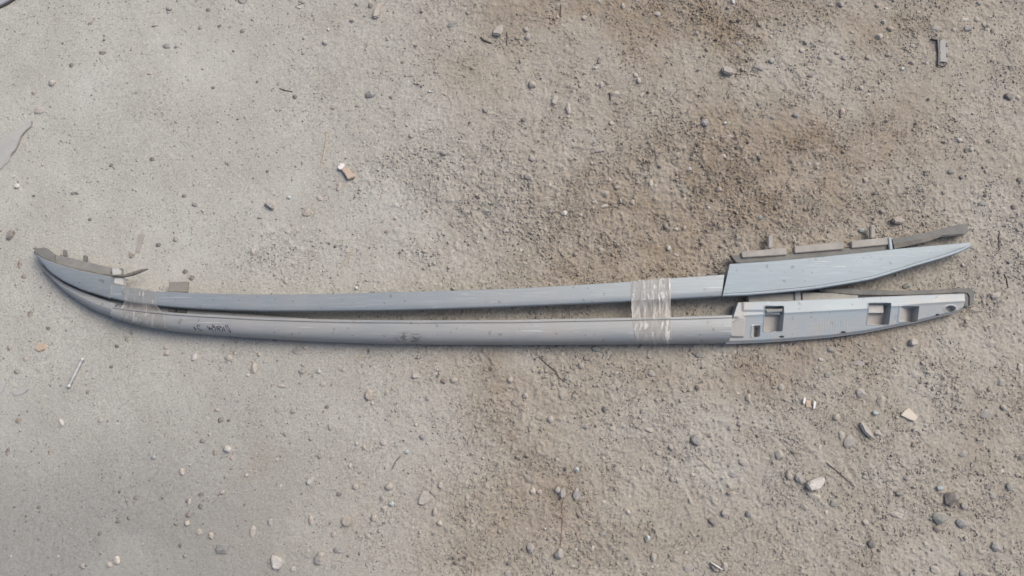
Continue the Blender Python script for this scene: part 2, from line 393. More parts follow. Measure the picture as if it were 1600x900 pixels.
# --- rail with the smooth outer side up
UT_L = [(54, 394), (66, 402), (80, 409), (100, 416), (128, 423), (152, 428), (174, 432)]
UB_L = [(54, 396), (66, 412), (80, 427), (100, 440), (128, 453), (150, 460), (173, 467)]
UT_B = [(164, 441), (175, 443.5), (200, 448), (225, 452.5), (244, 455), (266, 456), (320, 458), (400, 459.8), (500, 459), (600, 456.5), (700, 454), (800, 450.5), (900, 445), (985, 439.5), (1046, 434.5), (1132, 428.5)]
UB_B = [(163, 463.5), (174, 466.5), (200, 473), (240, 478), (292, 482.5), (360, 485.5), (420, 487), (500, 487), (600, 486), (700, 483.5), (800, 480), (920, 475), (986, 472), (1049, 468.5), (1126.5, 464)]
UT_R = [(1140.5, 412), (1180, 409.5), (1225, 406), (1290, 400), (1360, 393), (1395, 389), (1450, 384), (1497, 380), (1514, 378)]
UB_R = [(1128, 464), (1165, 462.5), (1220, 458), (1270, 453), (1320, 445), (1360, 438), (1400, 426), (1430, 416.5), (1467, 406), (1497, 396), (1510, 390), (1517, 385.5)]
ub = P(650, 470, 0)
upper = thing('roof_rail', (ub[0], ub[1], 0), 'upper silver roof rail lying smooth side up, wide pale right end', 'roof rail')
def sec_bar(s, wd):
    zf = .041
    return [(.006, .010), (.001, .022), (0, zf-.0025), (.0005, zf-.0007), (.0014, zf), (wd*.33, zf+.0002), (wd*.66, zf+.0002), (wd-.0034, zf), (wd-.0022, zf-.0006), (wd-.0010, zf-.0022), (wd, zf-.0055), (wd-.0005, zf-.010), (wd-.005, zf-.014), (wd-.012, .010)]
sweep('bar', UT_B, UB_B, 120, sec_bar, lambda s: .041, lambda s: .0355, 'satin_silver', upper)
def lcz(s): return .032+.0125*s**.7
def sec_lcap(s, wd):
    zf = lcz(s); e = min(.003, wd*.3)
    return [(wd*.2, .008), (0, zf-.012), (0, zf-.002), (min(.0016, wd*.2), zf), (wd*.4, zf+.0002), (wd-e*1.4, zf-.0004), (wd-e*.6, zf-.0014), (wd-e*.2, zf-.003), (wd, zf-.006), (wd*.97, zf-.010), (wd*.8, .008)]
sweep('end_cap', UT_L, UB_L, 40, sec_lcap, lambda s: lcz(s), lambda s: lcz(s)-.006, 'satin_silver', upper)
def rz(s): return .0455-.008*s**2
def sec_rcap(s, wd):
    zf = rz(s); lip = min(.0075, wd*.5); g = lip*.2
    return [(wd*.2, .012), (0, zf-.012), (0, zf-.002), (min(.0014, wd*.12), zf), (wd*.30, zf+.0004), (wd*.6, zf+.0004), (wd-lip, zf), (wd-lip+g*.25, zf-.0014), (wd-lip+g*.8, zf-.0014), (wd-lip+g*1.1, zf+.0002), (wd-lip*.55, zf+.0006), (wd-lip*.25, zf+.0001), (wd-lip*.06, zf-.0018), (wd, zf-.0045), (wd*.985, zf-.0075), (wd*.75, zf-.011), (wd*.55, .012)]
rc = sweep('end_cap', UT_R, UB_R, 80, sec_rcap, lambda s: rz(s), lambda s: rz(s)-.0045, 'satin_silver_clean', upper)
rc['label'] = 'wide tapering pale silver end cap'
# collar strap where the left cap grips the bar, and the clear-ish foot block
plate('foot_block', [(174, 419), (187, 420.5), (186, 431), (193, 433), (191, 446), (176, 443)], .012, .030, 'pale_plastic', upper, .0015)
# left seal
plate('gasket', [(50, 386), (60, 387.5), (70, 386.5), (78, 392), (86, 398.5), (84, 404), (88, 411), (78, 408), (66, 402), (55, 394)], .020, .029, 'grey_rubber', upper, .0012, .0008)
plate('gasket', [(86, 399), (100, 400.5), (112, 403), (126, 407), (140, 410), (156, 414), (174, 418), (174, 431), (152, 427), (128, 422), (104, 416), (88, 411)], .010, .024, 'dusty_grey_foam', upper, .001)
tube('seal_lip', [P(*a, .033) for a in ((53, 393), (66, 401.5), (84, 410), (104, 417), (128, 423), (152, 428), (176, 431), (196, 431), (208, 428), (220, 423.5), (231, 420.5))], [.0012, .0018, .002, .002, .002, .002, .0024, .0036, .0042, .0036, .0016], 'black_rubber', upper)
for u, v in ((100, 395), (132, 404), (188, 424)):
    plate('locating_pin', [(u-2.4, v-5.5), (u+2.4, v-5), (u+2.6, v+5), (u-2.6, v+5)], .012, .021, 'grey_rubber', upper, .0012)
plate('mounting_tab', [(264, 440.5), (293.5, 440), (292.5, 456.5), (263, 456)], .014, .022, 'tan_tab', upper, .0008)
# right seal: base strip, three foam pads between notches, pins, rubber tail
plate('seal_base', [(1141, 398), (1158, 399.5), (1230, 396.5), (1320, 388), (1392, 380), (1395, 390), (1360, 394), (1225, 407), (1158, 411.5), (1150, 410)], .012, .026, 'grey_rubber', upper, .001)
for a in ([(1158, 393.5), (1229, 386.5), (1230, 398), (1160, 402.5)], [(1241.5, 385), (1318, 377.5), (1319, 389), (1242, 395.5)], [(1330.5, 376.5), (1388, 370.5), (1390, 382), (1331, 387.5)]):
    plate('foam_pad', a, .016, .031, 'foam_strip', upper, .0012)
for u, v in ((1204, 378), (1364, 362)):
    plate('locating_pin', [(u-3.6, v-10), (u, v-12), (u+3.6, v-9.5), (u+3.8, v+10), (u-3.4, v+10)], .012, .022, 'foam_strip', upper, .0015)
plate('clip', [(1388, 370.5), (1393, 371), (1395.5, 391), (1390, 391.5)], .014, .0335, 'satin_silver_clean', upper, .0012)
plate('rubber_tail', [(1393, 373), (1420, 368.5), (1450, 362), (1480, 355), (1500, 350), (1513, 350), (1513, 363), (1508, 367), (1490, 368), (1472, 369.5), (1445, 377), (1395, 388)], .010, .026, 'grey_rubber', upper, .0022)
plate('rubber_core', [(1396, 381), (1440, 373), (1470, 366.5), (1468, 371), (1444, 379), (1397, 389)], .020, .0272, 'black_rubber', upper, .0008)

# --- rail with the inner side of its right end up
LT_L = [(66, 414), (82, 429), (100, 442), (120, 452), (150, 464), (182, 475)]
LB_L = [(70, 424), (88, 442), (104, 457.5), (128, 474), (152, 487.5), (182, 498)]
LT_B = [(178, 479), (210, 483), (240, 486), (280, 489), (320, 491.3), (400, 495.5), (480, 498), (550, 499.6), (650, 500.2), (800, 499.5), (920, 497.2), (986, 496), (1049, 494.8), (1144, 492)]
LB_B = [(179, 497.5), (200, 505), (240, 514), (280, 519.5), (320, 523), (400, 529), (500, 534.5), (600, 537.8), (700, 539), (800, 539.5), (920, 539), (1049, 538), (1135, 536.5)]
lb = P(650, 520, 0)
lower = thing('roof_rail', (lb[0], lb[1], 0), 'lower silver roof rail with handwriting, inner side of right end showing pockets', 'roof rail')
LSEC_D = [0, 0, .0006, .0016, .0056, .0061, .0074, .0080]
LSEC_Z = [.009, .0430, .0444, .0450, .0450, .0428, .0428, .0442]
LFR = [.35, .5, .64, .76, .86, .93, .975, 1.0]; LFZ = [.0446, .0442, .0432, .0412, .0378, .0330, .0255, .009]
def lz(s): return .86+.14*sstep(0, .12, s)
def sec_lbar(s, wd):
    k = float(lz(np.array(s))); f = min(1, wd/.045)
    out = [(d*f, z*k if z > .01 else z) for d, z in zip(LSEC_D, LSEC_Z)]
    return out + [(wd*a, z*k if z > .01 else z) for a, z in zip(LFR, LFZ)]
bar2 = sweep('bar', LT_B, LB_B, 130, sec_lbar, lambda s: .0446*float(lz(np.array(s))), lambda s: .009, 'satin_silver_worn', lower, 30)
# scuff on the bar
c0 = P(640, 529, .03) - ORG[lower.name]
SCUFF.vector_type = 'TEXTURE'; SCUFF.inputs['Location'].default_value = tuple(c0); SCUFF.inputs['Scale'].default_value = (.040, .016, .05)
# flange along the inner edge, seen in the gap at the left
FT = [(150, 464), (200, 474), (250, 480), (300, 484), (360, 488), (430, 494), (480, 497)]
FB = [(160, 478), (200, 483), (250, 488), (300, 491), (360, 494), (430, 497), (480, 499)]
sweep('flange', FT, FB, 40, lambda s, wd: [(0, .008), (0, .0195), (.001, .0205), (wd*.5, .022), (wd, .0235), (wd, .008)], lambda s: .020, lambda s: .0235, 'satin_silver_worn', lower)
for a in ([(263, 481), (274, 482), (274, 489), (263, 488)], [(276, 482.5), (290, 484), (290, 490), (276, 489)]):
    plate('foam_block', a, .016, .0285, 'dark_foam', lower, .001)
def sec_l2cap(s, wd):
    zf = .022+.014*s
    return [(0, .006), (0, zf-.004), (.002, zf-.003), (wd*.40, zf-.0015), (wd*.44, zf), (wd*.6, zf-.001), (wd*.8, zf-.006), (wd*.93, zf-.013), (wd, .006)]
sweep('end_cap', LT_L, LB_L, 40, sec_l2cap, lambda s: .018+.012*s, lambda s: .006, 'satin_silver_worn', lower)
# handwriting in marker on the bar
_s = np.linspace(0, 1, 130); _T = resample(LT_B, _s); _B = resample(LB_B, _s)
def low_z(u, v):
    ty = np.interp(u, _T[:, 0], _T[:, 1]); by = np.interp(u, _B[:, 0], _B[:, 1]); f = (v-ty)/(by-ty)
    k = float(lz(np.array((u-178)/960)))
    return float(np.interp(f, [0, .02, .35]+LFR[1:], [.0446, .0446, .0442]+LFZ[1:]))*k
_WP = np.array([tuple(v.co) for v in bar2.data.vertices]) + ORG[bar2.name]
from mathutils.bvhtree import BVHTree
bvh = BVHTree.FromPolygons([Vector(v) for v in _WP], [tuple(p.vertices) for p in bar2.data.polygons])
def on_bar(u, v):
    d = P(u, v, 0)-CAM; d /= np.linalg.norm(d)
    hit = bvh.ray_cast(Vector(CAM), Vector(d)); return np.array(hit[0]) if hit[0] is not None else P(u, v, low_z(u, v))
strokes = [[(1130, 312), (1165, 305), (1205, 375), (1268, 492), (1238, 478), (1165, 405), (1120, 330), (1128, 308)],
           [(1112, 468), (1082, 372), (1062, 352), (1046, 400), (1042, 462)], [(1060, 420), (1100, 415)],
           [(1002, 462), (955, 395), (968, 372), (1012, 370), (985, 335), (930, 325)],
           [(968, 440), (905, 325)], [(925, 450), (885, 335)], [(948, 392), (895, 395)],
           [(862, 458), (850, 372), (788, 288), (792, 352), (860, 352)],
           [(800, 468), (765, 355), (742, 415), (700, 338), (712, 405), (760, 405)],
           [(640, 322), (712, 425)], [(455, 335), (418, 292), (380, 305), (388, 345), (452, 425), (525, 435)],
           [(290, 352), (352, 430)], [(322, 345), (300, 380), (385, 400)]]
V = []; Fc = []
for st in strokes:
    pts = []
    for (a, b_), (c_, d_) in zip(st[:-1], st[1:]):
        n = max(2, int(math.hypot(c_-a, d_-b_)/14))
        for k in range(n): pts.append((a+(c_-a)*k/n, b_+(d_-b_)*k/n))
    pts.append(st[-1]); W = [on_bar(285+x/16.667, 490+y/16.667) for x, y in pts]
    for i, p in enumerate(W):
        d = W[min(i+1, len(W)-1)]-W[max(i-1, 0)]; d /= np.linalg.norm(d)+1e-9
        nrm = np.array([0, -.35, .94]); s_ = np.cross(d, nrm); s_ /= np.linalg.norm(s_)+1e-9; r_ = .00085*random.uniform(.7, 1.15)
        base = len(V); V += [p+s_*r_+nrm*.0002, p-s_*r_+nrm*.0002, p+nrm*.0006]
        if i: Fc += [(base-3, base-1, base+2, base), (base-1, base-2, base+1, base+2)]
wr = mk('handwriting', V, Fc, 'marker_ink', bar2, smooth=0)
wr['label'] = 'dark marker handwriting, upside down'

# inner bracket at the right end: shaped surface with pockets, ribs and holes
BT = [(1137, 500), (1144.5, 497.5), (1153, 472.5), (1180, 471.5), (1225, 470), (1290, 467), (1360, 464), (1430, 461), (1507, 458.5)]
BB = [(1136, 536), (1180, 534.5), (1225, 532), (1300, 526), (1357, 518.5), (1395, 511), (1440, 502), (1470, 494.5), (1500, 487.5), (1509, 481)]
NU, NV_ = 400, 84
us = np.linspace(1136.5, 1508.5, NU); Z0 = .036
bt = np.interp(us, [p[0] for p in BT], [p[1] for p in BT]); bb = np.interp(us, [p[0] for p in BB], [p[1] for p in BB])
def box_mask(u, v, u0, u1, v0, v1, soft=.9):
    return sstep(-soft, soft, u-u0)*sstep(-soft, soft, u1-u)*sstep(-soft, soft, v-v0)*sstep(-soft, soft, v1-v)
UU = np.repeat(us[:, None], NV_, 1); tt = np.linspace(0, 1, NV_)[None, :]; VV = bt[:, None]*(1-tt)+bb[:, None]*tt
ridge = np.interp(us, [1136, 1163, 1225, 1357, 1440, 1508], [505, 493, 489, 482, 474, 470])[:, None]
edge = np.minimum(VV-bt[:, None], bb[:, None]-VV)
Zb = .038 - .00009*np.clip(ridge-VV, 0, 40) - .00034*np.clip(VV-ridge, 0, 60) - .004*(UU-1137)/370
Zb = Zb + .0012*np.exp(-((VV-ridge)/2.2)**2)
Zb = Zb - .006*(1-sstep(0, 4.5, bb[:, None]-VV)) - .0012*(1-sstep(0, 2.0, VV-bt[:, None]))
Zb = Zb + .0025*box_mask(UU, VV, 1160, 1200, 460, 486, 2)                                   # raised shoulder
dustm = np.zeros_like(Zb)
blk = box_mask(UU, VV, 1140, 1163.5, 497, 526, 1.0); Zb = Zb + .0055*blk; dustm = np.maximum(dustm, .85*blk)
lowl = (1-sstep(1150, 1170, UU))*sstep(515, 525, VV); dustm = np.maximum(dustm, .6*lowl)
def pocket(u0, u1, v0, v1, depth, dust=.95, ramp_to_left=False):
    global Zb, dustm
    mk_ = box_mask(UU, VV, u0, u1, v0, v1, 1.3)
    rimv = box_mask(UU, VV, u0-2.6, u1+.6, v0-1.2, v1+1.4, .8)-mk_
    Zb = Zb + .0012*np.clip(rimv, 0, 1)
    dd = depth if not ramp_to_left else depth*np.clip((UU-u0)/(u1-u0)*1.3, 0, 1)
    Zb = np.where(mk_ > .001, Zb*(1-mk_)+mk_*(np.minimum(Zb, .036-(UU-1137)*1e-5)-dd), Zb)
    dustm = np.maximum(dustm, dust*mk_)
pocket(1196, 1223.5, 479, 516, .021); pocket(1177.5, 1188, 509, 525, .018, .9, True)
pocket(1359, 1391.5, 474, 505.5, .022); pocket(1408, 1436, 479, 501, .022, .9, True)
# tabs bridging the pockets
tabm = box_mask(UU, VV, 1197, 1222.5, 480.5, 491, .7); Zb = Zb*(1-tabm)+tabm*(.0265+.0016*np.sin((VV-480)/11*math.pi)); dustm = dustm*(1-tabm)+.15*tabm
tabm = box_mask(UU, VV, 1360, 1386, 474.5, 488, .7); Zb = Zb*(1-tabm)+tabm*.0215; dustm = dustm*(1-tabm)+.75*tabm
hole = sstep(1.0, .8, np.hypot((UU-1487)/8.2, (VV-482)/4.8)); rim = np.exp(-((np.hypot((UU-1487)/8.2, (VV-482)/4.8)-1.15)/.18)**2)
Zb = Zb - .011*hole + .0008*rim; dustm = np.maximum(dustm, .9*hole)
for hu, hv, ru, rv in ((1321, 518.2, 4.2, 1.6), (1224, 525.3, 4.2, 1.6), (1468, 491, 3.2, 1.4), (1140.5, 524.5, 2.0, 2.2)):
    Zb = Zb - .007*sstep(1.0, .7, np.hypot((UU-hu)/ru, (VV-hv)/rv))
ribs = sstep(0, .6, np.sin((UU-1278)*2*math.pi/4.2))*box_mask(UU, VV, 1279, 1327, 503, 517, 1.5); Zb = Zb + .00028*ribs
ribs = sstep(0, .6, np.sin((UU-1198)*2*math.pi/3.6))*box_mask(UU, VV, 1198, 1218, 519.5, 527, 1.2); Zb = Zb + .00025*ribs
nz = fbm(UU*PXM, VV*PXM, .03, 4, 2)
dustm = np.maximum(dustm, .60*sstep(.25, .70, nz)*sstep(4, 24, VV-ridge)); dustm = np.maximum(dustm, .7*sstep(1190, 1155, UU)*sstep(.35, .55, nz))
dustm = np.maximum(dustm, .55*sstep(1395, 1450, UU)*sstep(.3, .6, nz))
base = np.array([[P(UU[i, j], VV[i, j], Z0)[:2] for j in range(NV_)] for i in range(NU)])
V = np.concatenate([base, Zb[..., None]], -1).reshape(-1, 3); ids = np.arange(NU*NV_).reshape(NU, NV_)
Fc = [(ids[i, j], ids[i+1, j], ids[i+1, j+1], ids[i, j+1]) for i in range(NU-1) for j in range(NV_-1)]
ring = list(ids[:, 0])+list(ids[-1, 1:])+list(ids[-2::-1, -1])+list(ids[0, -2:0:-1])
nb = len(V); V = np.vstack([V, [(V[k][0], V[k][1], .011) for k in ring]])
for i in range(len(ring)):
    j = (i+1) % len(ring); Fc.append((ring[i], ring[j], nb+j, nb+i))
brk = mk('inner_bracket', V, Fc, 'bracket_plastic', lower, smooth=38)
a = brk.data.attributes.new('dust', 'FLOAT', 'POINT'); a.data.foreach_set('value', np.r_[dustm.ravel(), np.full(len(ring), .3)].astype(np.float32))
brk['label'] = 'pale moulded inner bracket with square pockets'
tube('tab', [P(1197.5, 486.5, .0300), P(1222, 485, .0300)], .0042, 'grey_plastic', brk, 10, .7)
# seal behind the bracket
plate('foam_strip', [(1168, 462), (1243, 457.5), (1244, 470), (1170, 473)], .008, .022, 'foam_strip', lower, .0012)
plate('foam_strip', [(1253, 457.5), (1300, 457), (1342, 461), (1340, 467.5), (1254, 470.5)], .008, .022, 'foam_strip', lower, .0012)
plate('clip', [(1241.5, 455), (1251, 455), (1252, 470), (1242, 470.5)], .012, .026, 'grey_plastic', lower, .0012)
plate('rubber_tail', [(1275, 451.5), (1330, 450.5), (1400, 454), (1450, 453), (1508, 450), (1520, 451), (1523.5, 456), (1523, 474), (1512, 480.5), (1507, 480), (1505, 463), (1440, 463), (1380, 464), (1345, 463), (1300, 458)], .006, .0215, 'grey_rubber', lower, .0022)
tube('seal_lip', [P(*a, .0225) for a in ((1280, 454), (1330, 459.5), (1380, 461), (1440, 460), (1500, 456.5), (1512, 457.5), (1515, 463), (1515, 477))], .0014, 'black_rubber', lower)

# ------------------------------------------------------------------ clear tape bands holding the rails together
def u_edges(u):
    a = resample(UT_B, np.linspace(0, 1, 200)); b_ = resample(UB_B, np.linspace(0, 1, 200))
    return np.interp(u, a[:, 0], a[:, 1]), np.interp(u, b_[:, 0], b_[:, 1])
def l_edges(u):
    return np.interp(u, _T[:, 0], _T[:, 1]), np.interp(u, _B[:, 0], _B[:, 1])
_GL = np.random.default_rng(3).random((64, 64))
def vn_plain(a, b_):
    """painted glint streaks running down the film: narrow across, long down"""
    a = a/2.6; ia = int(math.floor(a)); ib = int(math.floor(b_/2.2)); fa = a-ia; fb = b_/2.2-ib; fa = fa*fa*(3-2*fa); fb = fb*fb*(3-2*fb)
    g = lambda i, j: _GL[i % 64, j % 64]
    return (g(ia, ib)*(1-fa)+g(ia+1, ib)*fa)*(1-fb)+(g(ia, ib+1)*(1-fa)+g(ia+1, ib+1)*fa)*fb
def band(name, uL, uR, label, amp, milk_glint, n=70, mrows=150):
    """film draped over both bars; uL/uR give its left and right border at fraction f down the path"""
    V = []; mk_ = []
    rows = []
    for j in range(mrows+1):
        f = j/mrows
        for i in range(n+1):
            g = i/n; u = uL(f)*(1-g)+uR(f)*g
            ut, ubm = u_edges(u); lt, lbm = l_edges(u)
            # path: side of upper bar, its face, the gap, face of lower bar, side
            k = float(lz(np.array((u-178)/960)))
            if f < .05:
                zz = .014+(.0415-.014)*f/.05; v = ut-2.2+1.9*f/.05; lift = .0004
                p = P(u, ut-.8, .0415); p = np.array([p[0], p[1]+.0008, zz])
            elif f < .38:
                h = (f-.05)/.33; v = ut+(ubm-3.2-ut)*h; p = P(u, v, .0417); lift = 1
            elif f < .55:
                h = (f-.38)/.17; a_ = P(u, ubm-3.2, .0417); b_ = P(u, lt+1, .0446*k+.0007); p = a_*(1-h)+b_*h; p[2] -= .0025*math.sin(h*math.pi); lift = 1.6
            else:
                h = (f-.55)/.45; v = lt+1+(lbm-.2-lt-1)*h; p = on_bar(u, v)+np.array([0, -.0003*h, .0007]); lift = 1-.6*h
            if f >= .05:
                n1 = float(vn(np.array(u*.9), np.array(v*.0 + f*9), 5.5, 3)); n2 = float(vn(np.array(u*1.0+f*6), np.array(f*16.), 2.6, 6)); n3 = float(vn(np.array(u+f*20), np.array(f*40), 4, 1))
                z_ = (sstep(.52, .8, np.array(n1))*1.2+.8*n2*sstep(.4,.7,np.array(n3))+.35*n3)
                p = p + np.array([0, 0, amp*lift*float(z_)])
            V.append(p)
            ed = min(g, 1-g)*n
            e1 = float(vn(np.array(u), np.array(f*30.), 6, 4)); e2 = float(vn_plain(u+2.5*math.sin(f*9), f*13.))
            mk_.append(milk_glint*(.44+.22*float(sstep(.35, .75, np.array(e1)))+1.2*float(sstep(.69, .76, np.array(e2)))*float(sstep(.4, .6, vn(np.array(u), np.array(f*25.), 9, 7))))+ (.15 if ed < 1.5 else 0))  # film haze plus white glint lines painted into it
    r = n+1
    Fc = [(j*r+i, j*r+i+1, (j+1)*r+i+1, (j+1)*r+i) for j in range(mrows) for i in range(n)]
    pc = P((uL(.5)+uR(.5))/2, 490, 0)
    o = mk(name, V, Fc, 'clear_tape', org=(pc[0], pc[1], 0), smooth=180)
    a = o.data.attributes.new('milk_glint', 'FLOAT', 'POINT'); a.data.foreach_set('value', np.array(mk_, np.float32))
    return tag(o, label, 'tape')
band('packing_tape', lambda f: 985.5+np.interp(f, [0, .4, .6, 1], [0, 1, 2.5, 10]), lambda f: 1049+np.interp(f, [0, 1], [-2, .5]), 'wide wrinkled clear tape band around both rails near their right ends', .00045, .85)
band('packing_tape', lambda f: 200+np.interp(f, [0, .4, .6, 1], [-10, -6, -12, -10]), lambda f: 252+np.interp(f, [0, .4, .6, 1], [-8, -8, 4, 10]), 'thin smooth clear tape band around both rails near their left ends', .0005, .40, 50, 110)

#@@DEBRIS@@
# ------------------------------------------------------------------ stones
_ico = {}
def ico(k):
    if k not in _ico:
        bm = bmesh.new(); bmesh.ops.create_icosphere(bm, subdivisions=k, radius=1)
        _ico[k] = (np.array([tuple(v.co) for v in bm.verts]), [tuple(v.index for v in f.verts) for f in bm.faces]); bm.free()
    return _ico[k]
def stone(name, u, v, wpx, hpx, ang, col, angular=.6, tall=.62, sink=.30, seed=0):
    r = np.random.default_rng(seed+5)
    V, Fc = ico(4 if max(wpx, hpx) > 15 else 3); V = V.copy()
    ncut = 5+int(angular*9)
    for _ in range(ncut):
        n = r.normal(size=3); n /= np.linalg.norm(n); d = r.uniform(.52+.28*(1-angular), .92)
        k = V@n; over = np.maximum(k-d, 0); V -= np.outer(over*.94, n)
    nz = sum(a*np.sin(V@r.normal(size=3)*f+r.uniform(0, 6)) for a, f in ((.05, 2.5), (.03, 5), (.018, 10)))
    V *= (1+nz)[:, None]
    V -= (V.max(0)+V.min(0))/2; V /= (V.max(0)-V.min(0))/2
    p = P(u, v, 0); p[2] = H(p[0], p[1])
    hz = tall*min(wpx, hpx)*PXM/2*1.15
    V = V*np.array([wpx*PXM/2, hpx*PXM/2, hz]); a = math.radians(-ang); c, s = math.cos(a), math.sin(a)
    V = np.c_[c*V[:, 0]-s*V[:, 1], s*V[:, 0]+c*V[:, 1], V[:, 2]]
    V[:, 2] += hz*(1-2*sink)
    W = V+p
    return mk(name, W, Fc, 'stone_'+col, org=(p[0], p[1], p[2]-hz*2*sink*.5), smooth=28)

LAND = [(800, 440, 'upper rail'), (590, 18, 'cream oblong stone'), (540, 266, 'orange chip'), (120, 585, 'loose bolt'), (1471, 80, 'dark clip'),
        (1018, 485, 'clear tape'), (1400, 345, 'tan wedge by rubber tail'), (1272, 754, 'big whitish stone'), (1486, 777, 'big dark stone'), (434, 878, 'white angular stone'),
        (665, 776, 'tan triangle stone'), (350, 857, 'blue grey stone'), (1420, 649, 'cream flat chip'), (1135, 112, 'grey angular stone'), (778, 49, 'pale angular stone'),
        (579, 147, 'grey oval pebble'), (25, 225, 'mud flake'), (888, 170, 'pale elongated stone'), (1087, 687, 'grey blue stone'), (305, 557, 'white shard'), (692, 239, 'dark blue grey stone'),
        (577, 617, 'egg shaped tan stone'), (1425, 535, 'cream pebble'), (945, 302, 'tan stone in brown soil'), (420, 322, 'pale wedge stone'), (1575, 152, 'dark lump'), (873, 865, 'dark edged grey stone'),
        (178, 440, 'left end caps'), (1320, 490, 'pocketed bracket'), (220, 380, 'tan flake'), (1350, 672, 'long tan stone'), (1344, 614, 'round tan pebble'), (96, 660, 'white oval pebble')]
COLW = {'tan': 'tan', 'cream': 'cream', 'white': 'whitish', 'grey': 'grey', 'bluegrey': 'blue grey', 'dark': 'dark', 'brown': 'brown', 'green': 'greenish grey', 'pink': 'pinkish', 'pale': 'pale', 'purple': 'dark purplish'}
USED = set()
def where(u, v, du, dv):
    a = math.degrees(math.atan2(-(v-dv), u-du)) % 360
    return ('right of', 'to the upper right of', 'above', 'to the upper left of', 'left of', 'to the lower left of', 'below', 'to the lower right of')[int((a+22.5)//45) % 8]
def auto_label(u, v, wpx, hpx, col, angular):
    s = max(wpx, hpx); size = 'tiny' if s < 8 else 'small' if s < 13 else 'medium' if s < 19 else 'large'
    shape = 'sliver' if s > 1.9*min(wpx, hpx) else ('angular stone' if angular > .65 else 'rounded pebble' if angular < .35 else 'stone')
    L = sorted(LAND, key=lambda l: math.hypot(u-l[0], v-l[1]))
    for l in L[:6]:
        d = math.hypot(u-l[0], v-l[1]); near = 'just ' if d < 45 else ('' if d < 140 else 'well ')
        lab = f'{size} {COLW[col]} {shape} {near}{where(u, v, l[0], l[1])} the {l[2]}'
        if lab not in USED: USED.add(lab); return lab
    lab = f'{size} {COLW[col]} {shape} {where(u, v, L[0][0], L[0][1])} the {L[0][2]}, further from it'; USED.add(lab); return lab

